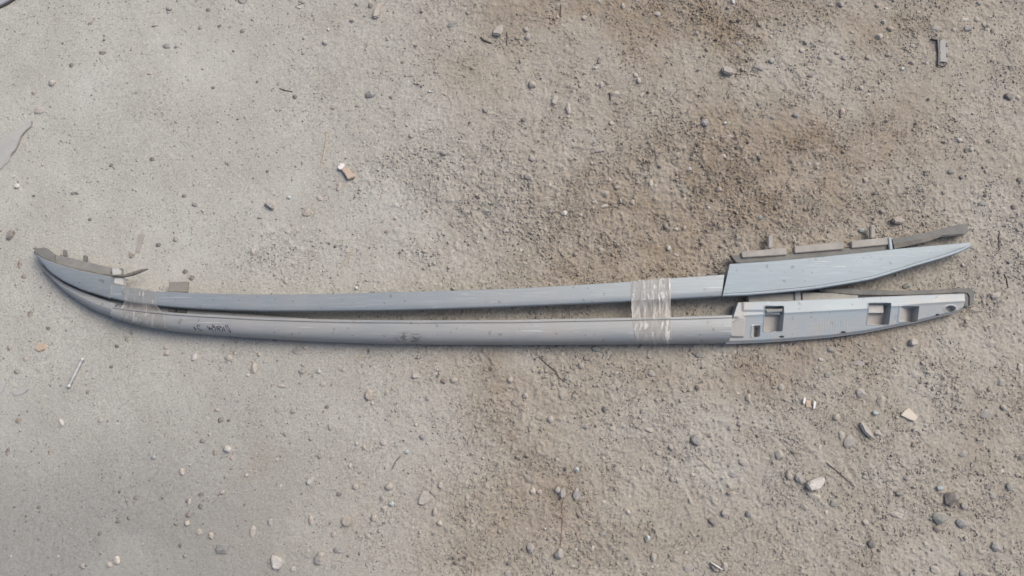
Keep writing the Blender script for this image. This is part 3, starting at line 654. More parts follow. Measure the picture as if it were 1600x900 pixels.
# u, v, width, height, turn, colour, angularity, height factor[, label]
ST = [
(82,130,12,10,0,'cream',.5,.7),(112,102,7,7,20,'dark',.5,.5),(62,173,18,12,-10,'pale',.4,.3),(161,83,13,7,10,'purple',.5,.4),(52,146,8,6,0,'brown',.5,.4),(141,37,9,6,-40,'brown',.5,.4),
(265,14,10,9,0,'grey',.5,.6),(326,16,8,6,20,'dark',.5,.5),(378,2,13,9,0,'grey',.5,.5),(242,41,11,4,-15,'tan',.6,.7),(235,115,8,6,-20,'pale',.6,.6),(261,72,13,9,0,'bluegrey',.3,.35),(275,74,6,5,-30,'dark',.4,.5),
(343,41,8,5,-20,'dark',.4,.5),(313,43,7,8,0,'bluegrey',.4,.4),(380,48,8,11,30,'bluegrey',.5,.5),(333,137,6,6,0,'dark',.4,.5),
(590,18,11,21,18,'cream',.75,.8,'cream oblong stone with squared ends near the top edge'),(579,9,9,9,0,'dark',.3,.5),(558,6,8,8,0,'grey',.4,.5),(467,12,9,4,0,'white',.7,.7),(472,3,13,6,10,'grey',.5,.6),
(551,31,8,9,40,'tan',.8,.7),(508,66,9,10,20,'pale',.8,.7),(513,46,5,5,0,'white',.5,.8),(579,147,20,13,-12,'bluegrey',.3,.6,'smooth grey oval pebble in the upper middle of the dusty ground'),
(461,151,8,8,0,'dark',.3,.6),(706,38,20,8,-18,'bluegrey',.7,.5,'dark blue grey elongated stone left of the pale angular stone'),(778,49,18,17,20,'cream',.8,.75,'pale angular stone with dark left side near the top edge, middle'),
(649,72,8,5,35,'dark',.6,.6),(605,60,7,8,0,'tan',.5,.6),(694,147,10,5,25,'tan',.7,.6),(758,173,9,8,20,'bluegrey',.6,.6),(611,151,7,6,0,'brown',.4,.6),(559,165,10,6,-15,'grey',.5,.5),(521,167,9,7,-30,'pale',.7,.6),
(629,97,7,5,-20,'brown',.5,.5),(680,112,7,6,0,'grey',.4,.5),(643,117,11,7,-10,'pale',.5,.5),(474,83,8,6,0,'grey',.5,.5),
(821,46,10,9,0,'grey',.3,.6),(825,58,12,13,0,'bluegrey',.6,.5),(832,133,13,12,0,'tan',.3,.7),(867,157,12,16,25,'cream',.8,.7),(888,170,10,22,8,'pale',.4,.7,'pale elongated stone standing out left of the brown soil patch'),(887,182,8,6,0,'tan',.5,.6),
(908,133,9,9,0,'tan',.3,.6),(939,132,8,12,10,'pale',.5,.6),(950,129,8,7,0,'grey',.4,.6),(933,131,5,7,0,'tan',.5,.6),(993,117,9,9,0,'cream',.6,.6),(998,126,8,11,0,'pale',.6,.7),(936,95,7,11,20,'dark',.8,.7),(930,106,8,5,10,'white',.6,.6),
(1027,22,11,9,0,'pale',.3,.5),(973,10,7,10,0,'pale',.6,.5),(1034,118,6,6,0,'brown',.4,.7),(1100,193,12,11,0,'white',.8,.7),(1135,112,22,12,18,'grey',.85,.75,'grey angular stone with a ledge and dark underside, upper right'),
(1155,107,14,8,-20,'tan',.7,.6),(1185,105,18,14,10,'grey',.7,.5),(1168,172,8,9,0,'brown',.4,.6),(1186,162,8,7,0,'green',.5,.6),(955,193,9,8,0,'tan',.5,.7),(893,198,7,6,0,'tan',.5,.5),(1140,214,14,7,5,'pale',.5,.4),
(1144,3,9,9,0,'white',.9,.8),(962,147,14,9,-20,'pale',.7,.4),(818,187,10,8,-20,'dark',.5,.5),(1040,86,6,5,0,'tan',.5,.6),(1003,148,11,5,-20,'cream',.7,.6),(913,28,9,10,0,'pale',.6,.6),(1089,52,8,7,0,'grey',.5,.6),(1155,68,14,7,20,'grey',.6,.4),(809,106,7,8,0,'grey',.5,.5),
(1313,7,11,11,0,'grey',.4,.7),(1371,9,9,8,0,'pink',.4,.6),(1385,14,9,6,20,'cream',.6,.6),(1390,45,11,10,0,'pink',.4,.7),(1373,57,12,11,0,'cream',.7,.8),(1330,50,9,5,5,'tan',.5,.7),(1298,8,11,6,20,'tan',.6,.5),
(1462,45,16,10,0,'grey',.5,.5),(1510,45,10,10,0,'white',.7,.8),(1507,31,14,7,0,'white',.6,.5),(1551,48,7,8,0,'purple',.5,.6),(1530,5,9,8,0,'bluegrey',.4,.6),(1490,47,8,7,0,'cream',.5,.7),(1526,30,10,8,30,'pale',.6,.5),(1538,38,9,9,0,'pale',.6,.5),
(1424,98,9,9,0,'tan',.6,.8),(1253,79,9,9,0,'cream',.3,.6),(1281,90,12,9,0,'grey',.4,.5),(1308,82,10,7,0,'pale',.5,.5),(1318,90,10,8,0,'bluegrey',.5,.5),(1356,90,9,9,0,'pink',.3,.5),(1387,86,9,7,0,'tan',.5,.7),(1296,101,10,5,-10,'purple',.5,.6),
(1205,95,10,10,-20,'cream',.8,.7),(1204,57,8,8,0,'pale',.4,.6),(1268,117,13,8,-30,'grey',.6,.6),(1315,175,9,12,10,'pink',.6,.7),(1243,180,11,10,0,'bluegrey',.6,.6),(1207,183,10,8,10,'green',.5,.6),(1575,152,16,14,-20,'dark',.6,.5,'dark rough lump near the right edge, upper part'),(1590,153,9,10,0,'pale',.5,.5),
(1560,98,8,6,0,'dark',.4,.5),(1427,72,7,6,0,'cream',.6,.6),(1345,137,9,9,0,'tan',.8,.5),(1498,220,10,8,0,'cream',.6,.7),(1545,221,9,8,0,'brown',.6,.7),(1225,142,5,6,0,'brown',.4,.8),(1450,155,6,6,0,'brown',.4,.7),(1506,134,10,5,0,'grey',.5,.4),(1435,19,8,7,0,'pale',.5,.5),
(27,291,9,9,0,'white',.4,.6),(17,366,12,18,25,'purple',.8,.4,'dark slate diamond shaped stone left of the rails left tips'),(31,413,8,13,15,'brown',.6,.4),(37,431,8,7,0,'brown',.5,.5),(248,383,8,6,0,'dark',.5,.6),(206,399,9,9,0,'brown',.5,.5),(53,306,5,5,0,'dark',.4,.6),(114,302,6,5,0,'dark',.4,.6),
(174,258,6,6,0,'dark',.4,.6),(141,343,6,5,0,'dark',.4,.6),(238,249,7,7,30,'dark',.5,.5),(288,306,7,6,0,'dark',.5,.6),(275,374,8,8,0,'grey',.6,.5),(300,434,9,8,0,'purple',.5,.4),(290,424,9,7,0,'dark',.4,.5),(396,395,8,10,0,'pale',.5,.5),(305,320,10,7,0,'grey',.6,.6),(355,254,8,6,0,'grey',.5,.5),
(420,322,16,12,25,'grey',.8,.7,'pale grey wedge stone alone on dusty ground above the upper rail'),(480,333,14,12,-15,'tan',.8,.35),(692,239,15,10,10,'bluegrey',.5,.7,'dark blue grey stone above the middle of the rails'),(530,292,8,15,15,'tan',.7,.5),(407,340,8,6,0,'grey',.5,.6),(580,288,9,8,0,'pale',.6,.4),(687,394,8,10,0,'pale',.4,.4),
(618,341,6,6,0,'cream',.4,.6),(604,362,8,6,0,'brown',.4,.5),(500,310,11,8,30,'pale',.7,.4),(753,271,6,5,0,'dark',.5,.7),(667,330,7,6,0,'brown',.6,.6),(790,360,10,6,-30,'pale',.6,.5),(664,392,10,7,0,'tan',.6,.4),(625,395,6,4,-20,'dark',.7,.6),(446,439,8,10,0,'pale',.7,.4),(418,268,6,5,0,'dark',.5,.5),
(825,276,13,12,0,'grey',.5,.6),(831,248,11,9,20,'grey',.6,.6),(820,262,6,7,0,'tan',.6,.6),(922,286,10,7,0,'bluegrey',.5,.5),(936,235,18,6,-8,'grey',.7,.4),(925,263,8,5,10,'brown',.5,.6),(945,302,15,11,10,'tan',.5,.75,'tan stone resting in brown loose soil above the tape band'),(950,280,11,10,0,'tan',.6,.7),(965,293,10,7,10,'tan',.5,.7),(967,285,8,7,-30,'tan',.6,.6),
(1017,287,7,12,12,'cream',.7,.6),(988,316,9,9,0,'tan',.5,.6),(882,333,11,9,-20,'white',.7,.7),(907,336,8,6,0,'tan',.6,.7),(944,322,13,6,-15,'cream',.7,.6),(929,316,9,7,0,'pale',.6,.6),(1122,297,9,9,20,'pink',.7,.6),(1131,244,9,6,10,'white',.7,.6),(1045,388,7,8,10,'white',.7,.8),(1056,398,9,4,20,'cream',.7,.7),
(1056,358,8,5,0,'cream',.7,.7),(1069,356,6,7,0,'pink',.6,.6),(899,397,7,7,0,'brown',.6,.7),(852,359,8,7,0,'tan',.5,.6),(1116,350,6,6,0,'brown',.5,.7),(1107,325,6,5,0,'cream',.5,.6),(1031,260,7,6,0,'brown',.5,.7),(1077,264,9,7,0,'cream',.6,.6),(820,412,10,6,0,'tan',.6,.5),(1068,299,9,6,0,'green',.5,.4),(939,390,9,6,0,'tan',.5,.5),
(1400,345,20,13,15,'tan',.75,.9,'tan wedge stone with deep shadow beside the upper rubber tail'),(1330,368,7,6,0,'green',.5,.7),(1264,256,7,6,0,'cream',.6,.7),(1276,257,8,5,-15,'cream',.6,.6),(1352,281,8,9,0,'tan',.6,.5),(1421,276,6,9,10,'tan',.5,.6),(1485,268,12,10,0,'green',.4,.5),(1517,234,9,9,0,'pale',.5,.6),(1509,236,7,8,0,'dark',.4,.5),
(1592,282,10,10,0,'dark',.5,.5),(1583,324,10,9,0,'dark',.5,.5),(1538,306,6,6,0,'dark',.4,.6),(1533,318,12,9,0,'green',.5,.4),(1475,301,7,7,0,'grey',.5,.6),(1502,277,8,7,0,'purple',.4,.5),(1562,425,8,10,0,'green',.5,.5),(1416,447,15,9,-15,'green',.6,.7),(1283,300,6,6,0,'brown',.5,.6),(1540,268,6,8,0,'grey',.5,.5),
(27,580,10,9,0,'bluegrey',.4,.5),(15,543,9,8,0,'grey',.4,.5),(40,561,9,7,0,'pale',.4,.4),(174,573,6,5,0,'dark',.4,.6),(137,612,6,6,0,'dark',.5,.6),(305,557,9,17,12,'white',.8,.5,'white shard lying below the handwriting on the lower rail'),(96,660,7,12,-25,'white',.4,.5,'small white oval pebble left of centre, below the loose bolt'),
(261,552,9,9,0,'pale',.4,.5),(357,559,13,10,-10,'pale',.4,.5),(397,575,10,18,15,'tan',.6,.5),(345,656,9,8,0,'dark',.4,.5),(29,657,8,10,40,'brown',.5,.4),(198,530,6,7,0,'brown',.5,.5),(183,541,7,6,0,'dark',.4,.5),(157,656,8,7,0,'pale',.5,.5),(259,543,7,6,0,'pale',.5,.5),(75,513,7,6,0,'dark',.5,.5),(47,490,7,10,20,'brown',.4,.4),(387,586,6,5,0,'white',.5,.6),(340,641,7,6,0,'pale',.5,.5),
(577,617,12,18,8,'tan',.25,.75,'smooth egg shaped tan stone below the lower rail'),(582,630,6,6,0,'pale',.4,.7),(649,588,9,8,0,'cream',.5,.6),(710,594,12,10,0,'tan',.4,.6),(693,595,9,9,20,'brown',.4,.6),(473,580,14,9,-30,'grey',.6,.5),(441,603,14,5,0,'cream',.7,.5),(466,548,20,13,-10,'bluegrey',.5,.2),(505,600,11,7,-20,'pale',.6,.4),
(511,636,8,6,-25,'dark',.7,.6),(459,642,9,8,0,'grey',.4,.5),(650,664,6,6,0,'cream',.4,.6),(797,594,9,11,0,'tan',.5,.7),(605,614,7,9,0,'tan',.5,.4),(536,578,7,7,0,'tan',.5,.5),(430,531,8,5,0,'dark',.5,.4),(405,554,9,8,20,'tan',.6,.5),(668,622,7,9,-20,'grey',.5,.5),(516,668,7,8,0,'grey',.5,.5),(478,543,8,7,0,'cream',.5,.5),
(931,545,14,9,0,'green',.5,.6),(915,559,8,9,10,'brown',.4,.5),(877,553,10,8,0,'tan',.4,.5),(908,571,10,11,0,'grey',.4,.5),(1018,583,12,11,20,'grey',.7,.4),(1093,554,15,9,-5,'green',.4,.4),(1168,621,9,12,0,'tan',.4,.6),(1170,611,6,6,0,'brown',.4,.5),(860,655,10,11,0,'pale',.4,.5),(945,639,10,9,0,'purple',.5,.5),(1004,642,8,9,0,'green',.5,.4),
(821,618,8,8,0,'pale',.4,.6),(1013,671,14,7,15,'pale',.6,.6),(915,666,8,7,0,'bluegrey',.4,.5),(1155,662,9,10,0,'grey',.5,.5),(1140,669,7,8,0,'bluegrey',.5,.4),(867,577,6,6,0,'dark',.4,.7),(885,591,8,7,0,'green',.5,.6),(956,669,10,9,0,'tan',.4,.4),(803,628,7,9,0,'dark',.5,.3),(1090,605,8,8,0,'brown',.5,.6),
(1425,535,14,12,-25,'cream',.5,.9,'cream pebble with shadow on its left just below the bracket'),(1298,546,14,9,0,'green',.5,.6),(1340,566,24,10,0,'grey',.6,.3,'dark grey flat stone below the pocketed bracket'),(1293,586,13,8,-15,'green',.5,.4),(1344,614,17,16,0,'pale',.25,.55,'round tan grey pebble half buried right of the broken shell slivers'),(1306,652,12,11,0,'tan',.3,.5),
(1567,637,10,9,0,'pale',.7,.7),(1554,462,16,12,-5,'pale',.5,.6),(1540,646,22,14,-20,'bluegrey',.5,.25),(1565,598,14,10,0,'grey',.5,.35),(1350,672,12,28,-42,'cream',.75,.7,'long tan stone lying diagonally below the round tan pebble'),(1371,676,11,9,20,'pale',.6,.5),(1396,545,8,6,0,'tan',.6,.6),(1282,562,7,6,0,'white',.6,.7),(1220,605,11,12,20,'grey',.6,.4),(1545,608,8,8,0,'brown',.5,.6),(1594,575,10,16,0,'pale',.5,.4),(1222,541,9,7,0,'grey',.5,.4),(1510,507,10,8,0,'brown',.5,.4),(1376,626,12,16,20,'tan',.7,.4),(1350,630,5,11,0,'tan',.6,.4),
(356,702,12,12,0,'white',.15,.7,'round whitish pebble in the lower left part of the ground'),(337,706,6,10,15,'brown',.5,.5),(317,689,9,7,0,'purple',.4,.5),(350,857,22,17,-15,'bluegrey',.6,.5,'blue grey stone near the bottom edge, left part'),(330,837,7,12,0,'tan',.4,.6),(311,831,12,9,-10,'pale',.5,.4),(293,818,9,9,0,'cream',.6,.6),(296,804,10,9,0,'purple',.3,.5),
(183,875,11,13,0,'cream',.4,.4),(171,882,9,8,0,'pale',.4,.5),(185,815,8,6,-20,'dark',.4,.6),(202,809,6,6,0,'dark',.4,.6),(157,833,6,6,0,'dark',.4,.6),(285,737,8,11,10,'pale',.5,.5),(13,705,6,13,15,'dark',.5,.4),(348,769,8,7,0,'tan',.5,.6),(130,885,9,9,0,'grey',.4,.5),(314,791,7,9,-20,'dark',.4,.5),(215,777,11,7,-30,'purple',.5,.4),(296,784,6,10,10,'pale',.5,.5),(362,716,6,7,0,'pink',.4,.5),(62,792,6,5,0,'dark',.4,.5),(282,852,6,5,0,'dark',.4,.5),(315,772,9,6,-30,'dark',.5,.4),(395,830,9,18,10,'pale',.6,.4),(78,707,5,9,0,'brown',.5,.4),
(486,750,15,14,-25,'white',.85,.6,'small white angular stone with dark left edge, lower middle left'),(434,878,20,22,10,'white',.85,.5,'largest white angular stone at the bottom edge, left of centre'),(500,873,16,21,15,'grey',.6,.6,'grey stone with dark right rim at the bottom edge'),(527,859,14,10,-15,'bluegrey',.5,.4),(543,815,20,17,5,'tan',.6,.55),(609,760,14,12,0,'pale',.3,.6),
(585,810,10,11,0,'tan',.6,.6),(601,796,10,12,-15,'pale',.6,.5),(597,778,8,10,0,'grey',.5,.5),(486,813,7,13,-10,'tan',.5,.6),(547,728,6,9,0,'cream',.6,.7),(556,761,8,9,0,'tan',.5,.6),(530,773,9,6,0,'dark',.4,.5),(501,712,9,9,0,'grey',.3,.5),(660,683,10,10,0,'bluegrey',.4,.5),(599,691,10,10,0,'pale',.4,.4),(569,699,7,8,0,'tan',.5,.6),
(680,799,8,12,10,'tan',.6,.7),(687,817,9,8,20,'cream',.7,.8),(739,821,8,7,0,'tan',.4,.5),(422,816,9,11,0,'grey',.5,.4),(575,837,8,8,0,'pale',.5,.5),(544,869,5,5,0,'dark',.4,.6),(446,678,10,8,0,'grey',.5,.4),(521,835,7,9,30,'pale',.6,.6),(557,693,6,6,0,'cream',.5,.6),(677,749,7,7,0,'tan',.5,.5),(688,758,8,9,0,'pale',.4,.5),(730,777,7,7,0,'tan',.5,.6),(795,755,7,7,0,'tan',.5,.6),(793,896,10,9,0,'grey',.5,.5),(458,889,8,8,0,'pale',.5,.4),
(1087,687,18,16,15,'bluegrey',.5,.65,'grey blue stone with dark left rim below the tape band, right'),(1048,699,7,10,-15,'tan',.6,.7),(1110,679,8,8,0,'tan',.4,.5),(1029,708,10,7,0,'tan',.3,.5),(1162,722,18,12,10,'pale',.5,.4),(1145,742,12,9,0,'bluegrey',.5,.3),(832,767,9,11,10,'cream',.5,.7),(843,769,10,9,30,'pink',.5,.6),(871,765,10,11,0,'pale',.6,.7),(879,769,11,18,8,'grey',.7,.7),
(900,772,11,18,0,'bluegrey',.4,.5),(829,856,12,16,0,'grey',.4,.7),(873,865,15,16,0,'grey',.5,.8,'grey stone with black left rim at the bottom edge, middle'),(1021,871,9,13,0,'cream',.7,.8),(981,800,8,8,0,'cream',.6,.7),(1113,815,13,14,0,'purple',.5,.6),(1131,801,9,12,20,'grey',.5,.6),(1169,802,9,11,20,'green',.7,.6),(1115,885,18,11,20,'dark',.6,.5),(1132,885,10,13,20,'grey',.5,.6),
(943,833,13,6,-25,'bluegrey',.5,.5),(900,858,5,7,0,'cream',.5,.6),(1014,821,6,8,0,'brown',.5,.6),(1075,887,16,12,-20,'grey',.4,.3),(1050,675,8,6,0,'grey',.4,.4),(905,804,10,7,35,'brown',.5,.6),(1050,749,7,8,0,'grey',.4,.5),(1004,731,8,8,0,'tan',.4,.5),(1078,782,5,10,0,'pale',.5,.5),(1139,770,9,7,10,'brown',.5,.7),(1010,729,5,6,0,'pale',.5,.5),(943,716,6,6,0,'cream',.5,.6),(926,857,6,9,0,'cream',.5,.5),(1071,863,6,6,0,'cream',.5,.6),(1082,742,6,6,0,'cream',.5,.6),
(1272,754,32,19,-14,'white',.85,.75,'big whitish flat topped stone in the lower right with small stones beside'),(1247,747,13,17,-10,'grey',.4,.7),(1232,743,11,12,0,'tan',.4,.7),(1272,775,20,9,5,'pale',.4,.4),(1216,710,14,15,0,'pale',.25,.55),(1486,777,22,28,35,'dark',.8,.75,'big dark wedge stone near the lower right corner'),(1505,790,11,10,0,'grey',.5,.5),
(1467,809,24,17,10,'green',.5,.55,'greenish grey smooth stone below the big dark wedge stone'),(1503,818,20,14,20,'bluegrey',.5,.5),(1465,826,16,10,10,'brown',.4,.5),(1400,804,24,9,8,'pale',.4,.5,'pale grey elongated stone lower right, left of the greenish stone'),(1402,771,10,9,0,'dark',.8,.8),(1360,849,14,13,0,'purple',.4,.7),(1351,816,10,9,0,'tan',.4,.6),(1303,786,15,11,0,'green',.4,.45),
(1556,855,17,13,30,'bluegrey',.5,.55),(1505,709,16,9,-10,'bluegrey',.4,.45),(1577,760,11,14,20,'green',.6,.5),(1545,760,16,8,-15,'purple',.5,.35),(1594,715,8,9,0,'dark',.4,.5),(1550,775,10,10,0,'grey',.4,.4),(1531,740,9,7,0,'brown',.5,.6),(1505,735,8,5,20,'bluegrey',.5,.4),(1427,695,10,9,0,'brown',.5,.5),(1460,890,16,12,20,'pale',.5,.5),(1505,895,14,12,0,'grey',.5,.5),
(1442,735,9,7,0,'tan',.5,.5),(1416,748,9,8,0,'grey',.5,.5),(1369,796,8,9,0,'brown',.5,.5),(1302,772,9,6,30,'brown',.6,.6),(1388,721,9,6,0,'pale',.4,.3),(1446,850,10,8,-10,'tan',.5,.5),(1326,690,16,22,25,'grey',.4,.2),(1360,673,0,0,0,'tan',.5,.5),(1560,870,14,9,0,'green',.4,.3),(1527,718,7,7,0,'brown',.4,.5),(1290,800,6,6,0,'cream',.5,.5),(1280,700,7,12,30,'pale',.5,.4),(1314,680,9,12,0,'pale',.6,.5),(1590,742,8,6,0,'pale',.5,.5),
]
SLAB = {(590, 18): ([(583, 29), (584, 22), (589, 9.5), (595, 9), (597, 12), (594, 25), (590, 29)], .010), (778, 49): ([(769, 55), (775, 45), (781, 42), (787, 41), (785, 52), (781, 58)], .012),
        (434, 878): ([(424, 868), (431, 867), (444, 876), (441, 885), (434, 890), (426, 888)], .008), (1135, 112): ([(1126, 108), (1132, 105), (1140, 107), (1146, 113), (1144, 118), (1137, 119), (1128, 116)], .011),
        (486, 750): ([(479, 755), (481, 750), (486, 745), (494, 744), (490, 752), (483, 759)], .007), (1350, 672): ([(1340, 661), (1346, 659), (1358, 672), (1363, 681), (1358, 685), (1347, 675)], .010),
        (1272, 754): ([(1257, 757), (1261, 751), (1274, 746.5), (1284, 744), (1288, 749), (1283, 758), (1277, 764), (1262, 765.5)], .013), (543, 815): ([(533, 816), (535, 809), (545, 806), (551, 810), (552, 818), (544, 823), (537, 822)], .007),
        (1400, 345): ([(1390, 344), (1399, 339), (1409, 343), (1412, 349), (1402, 351), (1393, 350)], .013), (17, 366): ([(12, 376), (11, 365), (18, 357), (25, 362), (20, 373)], .005), (420, 322): ([(413, 319), (420, 316), (428, 319), (429, 329), (424, 328)], .009),
        (867, 157): ([(861, 163), (864, 152), (871, 149), (873, 157), (867, 165)], .008), (879, 769): ([(874, 777), (874, 766), (879, 759), (885, 768), (881, 778)], .009), (1100, 193): ([(1094, 192), (1099, 189), (1105, 187), (1105, 196), (1100, 199)], .009)}
k = 0
for row in ST:
    u, v, wp, hp, an, col, ang, tall = row[:8]
    if wp < 5: continue
    k += 1
    big = max(wp, hp) >= 13
    if (u, v) in SLAB:
        pl, hh_ = SLAB[(u, v)]; o = plate('stone' if big else 'pebble', pl, -.004, hh_, 'stone_'+col, None, .0026, .0014, True, (random.uniform(-.12, .12), random.uniform(-.12, .12)))
    else: o = stone('stone' if big else 'pebble', u, v, wp*.98, hp*.98, an+random.uniform(-6, 6), col, min(1, ang+.15), tall*1.0, .38, k)
    lab = row[8] if len(row) > 8 else auto_label(u, v, wp, hp, col, ang); USED.add(lab)
    tag(o, lab, 'stone' if big else 'pebble', 'stones lying on the dusty ground' if big else 'small pebbles lying on the dusty ground')

# flat and odd pieces
def gz(u, v, dz=0): p = P(u, v, 0); p[2] = H(p[0], p[1])+dz; return p
def odd(o, lab, cat, group=None): USED.add(lab); return tag(o, lab, cat, group)
odd(plate('stone', [(653.5, 787), (656, 776), (661, 766), (667, 765.5), (671, 770), (678, 775), (676, 780), (668, 785), (661, 789)], -.002, .005, 'stone_pale', None, .0015, .0007, True), 'tan flat triangular stone in the lower middle of the ground', 'stone', 'stones lying on the dusty ground')
odd(plate('pebble', [(672, 766), (677, 768), (684, 768), (683.5, 773), (679, 775), (673, 770.5)], -.002, .0042, 'stone_pale', None, .0012, .0006, True), 'small tan chip touching the upper right side of the triangular stone', 'pebble', 'small pebbles lying on the dusty ground')
odd(plate('mud_flake', [(-14, 268), (-12, 250), (-4, 222), (14, 212), (30, 201), (42, 196), (50, 189), (52, 198), (44, 203), (36, 211), (32, 218), (28, 228), (24, 235), (18, 240), (15, 252), (8, 258), (2, 265)], -.003, .0022, 'mud_flake', None, .0008, .0005, True), 'flat grey brown mud flake with curved edge at the left border', 'mud flake')
odd(plate('mud_flake', [(18, 612), (30, 609), (43, 603), (46, 608), (38, 615), (24, 619)], -.002, .0022, 'mud_flake', None, .0008, .0005, True), 'small curved flat flake below left of the loose bolt', 'mud flake')
odd(plate('mud_flake', [(-10, 596), (4, 592), (9, 600), (6, 610), (-2, 618), (-12, 620)], -.002, .0022, 'mud_flake', None, .0008, .0005, True), 'flat brown flake cut by the left border, below the rails', 'mud flake')
odd(plate('mud_flake', [(216, 367), (222, 364.5), (227, 367), (222, 383), (218, 396), (212, 393)], -.002, .0012, 'pale_tan_flake', None, .0007, .0004, True), 'narrow tan flake lying above the left end of upper rail', 'flake')
odd(plate('cream_chip', [(1406, 649), (1410, 643), (1418, 637), (1424, 643), (1433, 652), (1427, 658), (1420, 656)], -.002, .0055, 'cream_chip', None, .0009, .0005, True), 'cream flat squarish chip on the ground below the right end', 'chip')
odd(plate('orange_chip', [(54, 545), (59, 536), (70, 538), (71, 546), (61, 549.5)], -.002, .0040, 'orange_chip', None, .0009, .0006, True, (.12, .05)), 'small orange brown chip on the ground below the left end caps', 'chip')
q0 = gz(540, 266); wc = thing('wood_chip', q0, 'torn orange and white chip on the dusty ground above the rails', 'chip')
plate('shaft', [(533, 264.5), (537, 260.5), (545, 264), (553, 272), (554, 276), (543, 280), (540, 274)], H(q0[0], q0[1])+.001, H(q0[0], q0[1])+.0085, 'orange_chip', wc, .0014)
plate('torn_end', [(527.5, 262), (528.5, 258.5), (531.5, 258), (531, 254.5), (535, 255.5), (538, 254.5), (538, 259), (536, 261.5), (533, 265), (530, 264.5)], H(q0[0], q0[1])+.0035, H(q0[0], q0[1])+.0098, 'white_chip', wc, .0011)
# shell slivers
odd(plate('shell_sliver', [(1253, 630), (1254, 622), (1257, 619.5), (1257.5, 624), (1256, 632)], -.001, .005, 'white_chip', None, .0006, 0, True), 'white curved shell sliver, left of the pair below the rails', 'shell')
odd(plate('shell_sliver', [(1270, 626), (1274, 628), (1272, 638), (1269, 639)], -.001, .004, 'white_chip', None, .0006, 0, True), 'white shell sliver, right of the pair below the rails', 'shell')
odd(plate('bark_chip', [(1258, 624), (1266, 626), (1266, 636), (1259, 637)], -.002, .0022, 'orange_chip', None, .0008, .0004, True), 'brown chip lying between the two white shell slivers', 'chip')
odd(plate('pale_flake', [(144, 572), (148, 570), (149, 580), (147, 592), (143.5, 590)], -.001, .002, 'mud_flake', None, .0006, 0, True), 'pale thin flake standing right beside the loose bolt', 'flake')
odd(tube('shell_sliver', [gz(1110, 878, .006), gz(1119, 884, .008), gz(1128, 889, .006)], [.001, .0016, .0008], 'white_chip'), 'thin white sliver lying across the dark stone at the bottom edge', 'shell')
# glass bits
for u, v, wp, hp, an, lab in ((1132, 193, 6, 5, 0, 'glass crumb right of the whitish stone in the upper right'), (1346, 361, 10, 7, 10, 'glass crumb just above the right seal of upper rail'), (1409, 108, 9, 5, -5, 'glass crumb left of and below the dark clip'), (1447, 99, 5, 5, 0, 'tiny glass crumb just left of the dark clip'), (452, 309, 7, 5, 0, 'glass crumb to the upper right of the pale wedge stone'),
        (679, 412, 5, 5, 0, 'tiny bright glass crumb above the middle of upper rail'), (695, 283, 5, 5, 0, 'tiny glass crumb below the dark blue grey stone'), (557, 450, 6, 5, 0, 'glass crumb touching the upper rail left of the middle'), (499, 580, 7, 6, 20, 'glass crumb below the lower rail left of the scuff'), (1367, 645, 10, 8, 0, 'glass crumb left of the cream flat chip'), (900, 733, 9, 7, 0, 'glass crumb below the rails above the grey pair of stones'),
        (1012, 842, 8, 11, 15, 'glass crumb near the bottom edge above the cream pebble'), (242, 714, 6, 6, 0, 'glass crumb in the smooth lower left ground'), (386, 742, 5, 5, 0, 'tiny glass crumb below right of the round whitish pebble'), (1188, 340, 7, 7, 0, 'glass crumb above the left end of the right seal'), (636, 706, 9, 6, 0, 'greenish glass crumb above the triangular stone'), (1467, 762, 9, 8, 0, 'greenish glass crumb left of the big dark wedge'), (612, 786, 8, 8, 0, 'glass crumb left of the triangular stone'),
        (935, 3, 5, 5, 0, 'tiny glass crumb at the top edge, middle'), (1380, 34, 6, 6, 0, 'tiny green glass crumb above the pinkish pebble'), (671, 143, 6, 4, 0, 'tiny glass crumb right of the grey oval pebble')):
    o = stone('glass_crumb', u, v, wp, hp, an, 'white', .9, .8, .2, int(u)); o.data.materials[0] = MATS['broken_glass']; odd(o, lab, 'glass', 'glass crumbs on the ground')
# twigs, straws, roots
def stick(name, pts, r, mat, lab, cat, dz=None):
    W = []
    for (a, b_), (c_, d_) in zip(pts[:-1], pts[1:]):
        for i in range(4): W.append(gz(a+(c_-a)*i/4, b_+(d_-b_)*i/4))
    W.append(gz(*pts[-1]))
    zs = np.array([p[2] for p in W]); ln = np.linspace(zs[:2].mean(), zs[-2:].mean(), len(zs)); zz = np.maximum(zs, .5*zs+.5*ln)
    rad = []
    for i, p in enumerate(W): p[2] = zz[i]+r*.8; rad.append(r*(.65+.35*math.sin(math.pi*(i+.5)/len(W)))*random.uniform(.9, 1.1))
    odd(tube(name, W, rad, mat), lab, cat)
stick('straw', [(509.5, 208), (509, 225), (506, 242), (501, 262)], .0011, 'dry_straw', 'thin straw pointing up from beside the orange chip', 'straw')
stick('straw', [(533, 418), (541, 405), (551, 390)], .0013, 'dry_straw', 'short straw above the upper rail left of the middle', 'straw')
stick('straw', [(1088, 711), (1102, 725), (1117, 740)], .0011, 'dry_straw', 'straight straw below the grey blue stone, lower right', 'straw')
stick('straw', [(558, 564), (563, 558), (568, 553)], .0014, 'dry_straw', 'tiny pale straw just below the lower rail', 'straw')
stick('straw', [(826, 122), (832, 112), (841, 102)], .0012, 'dry_straw', 'pale stalk above the round tan pebble, upper middle', 'straw')
stick('twig', [(437, 138), (445, 141), (457, 143)], .0013, 'dark_twig', 'short dark twig left of the grey oval pebble', 'twig')
stick('twig', [(751, 58), (757, 64), (768, 67.5)], .0022, 'dark_twig', 'curved dark twig left of the pale angular stone', 'twig')
stick('twig', [(792, 50), (792.5, 60), (792, 70)], .0013, 'dark_twig', 'straight dark twig just right of the pale angular stone', 'twig')
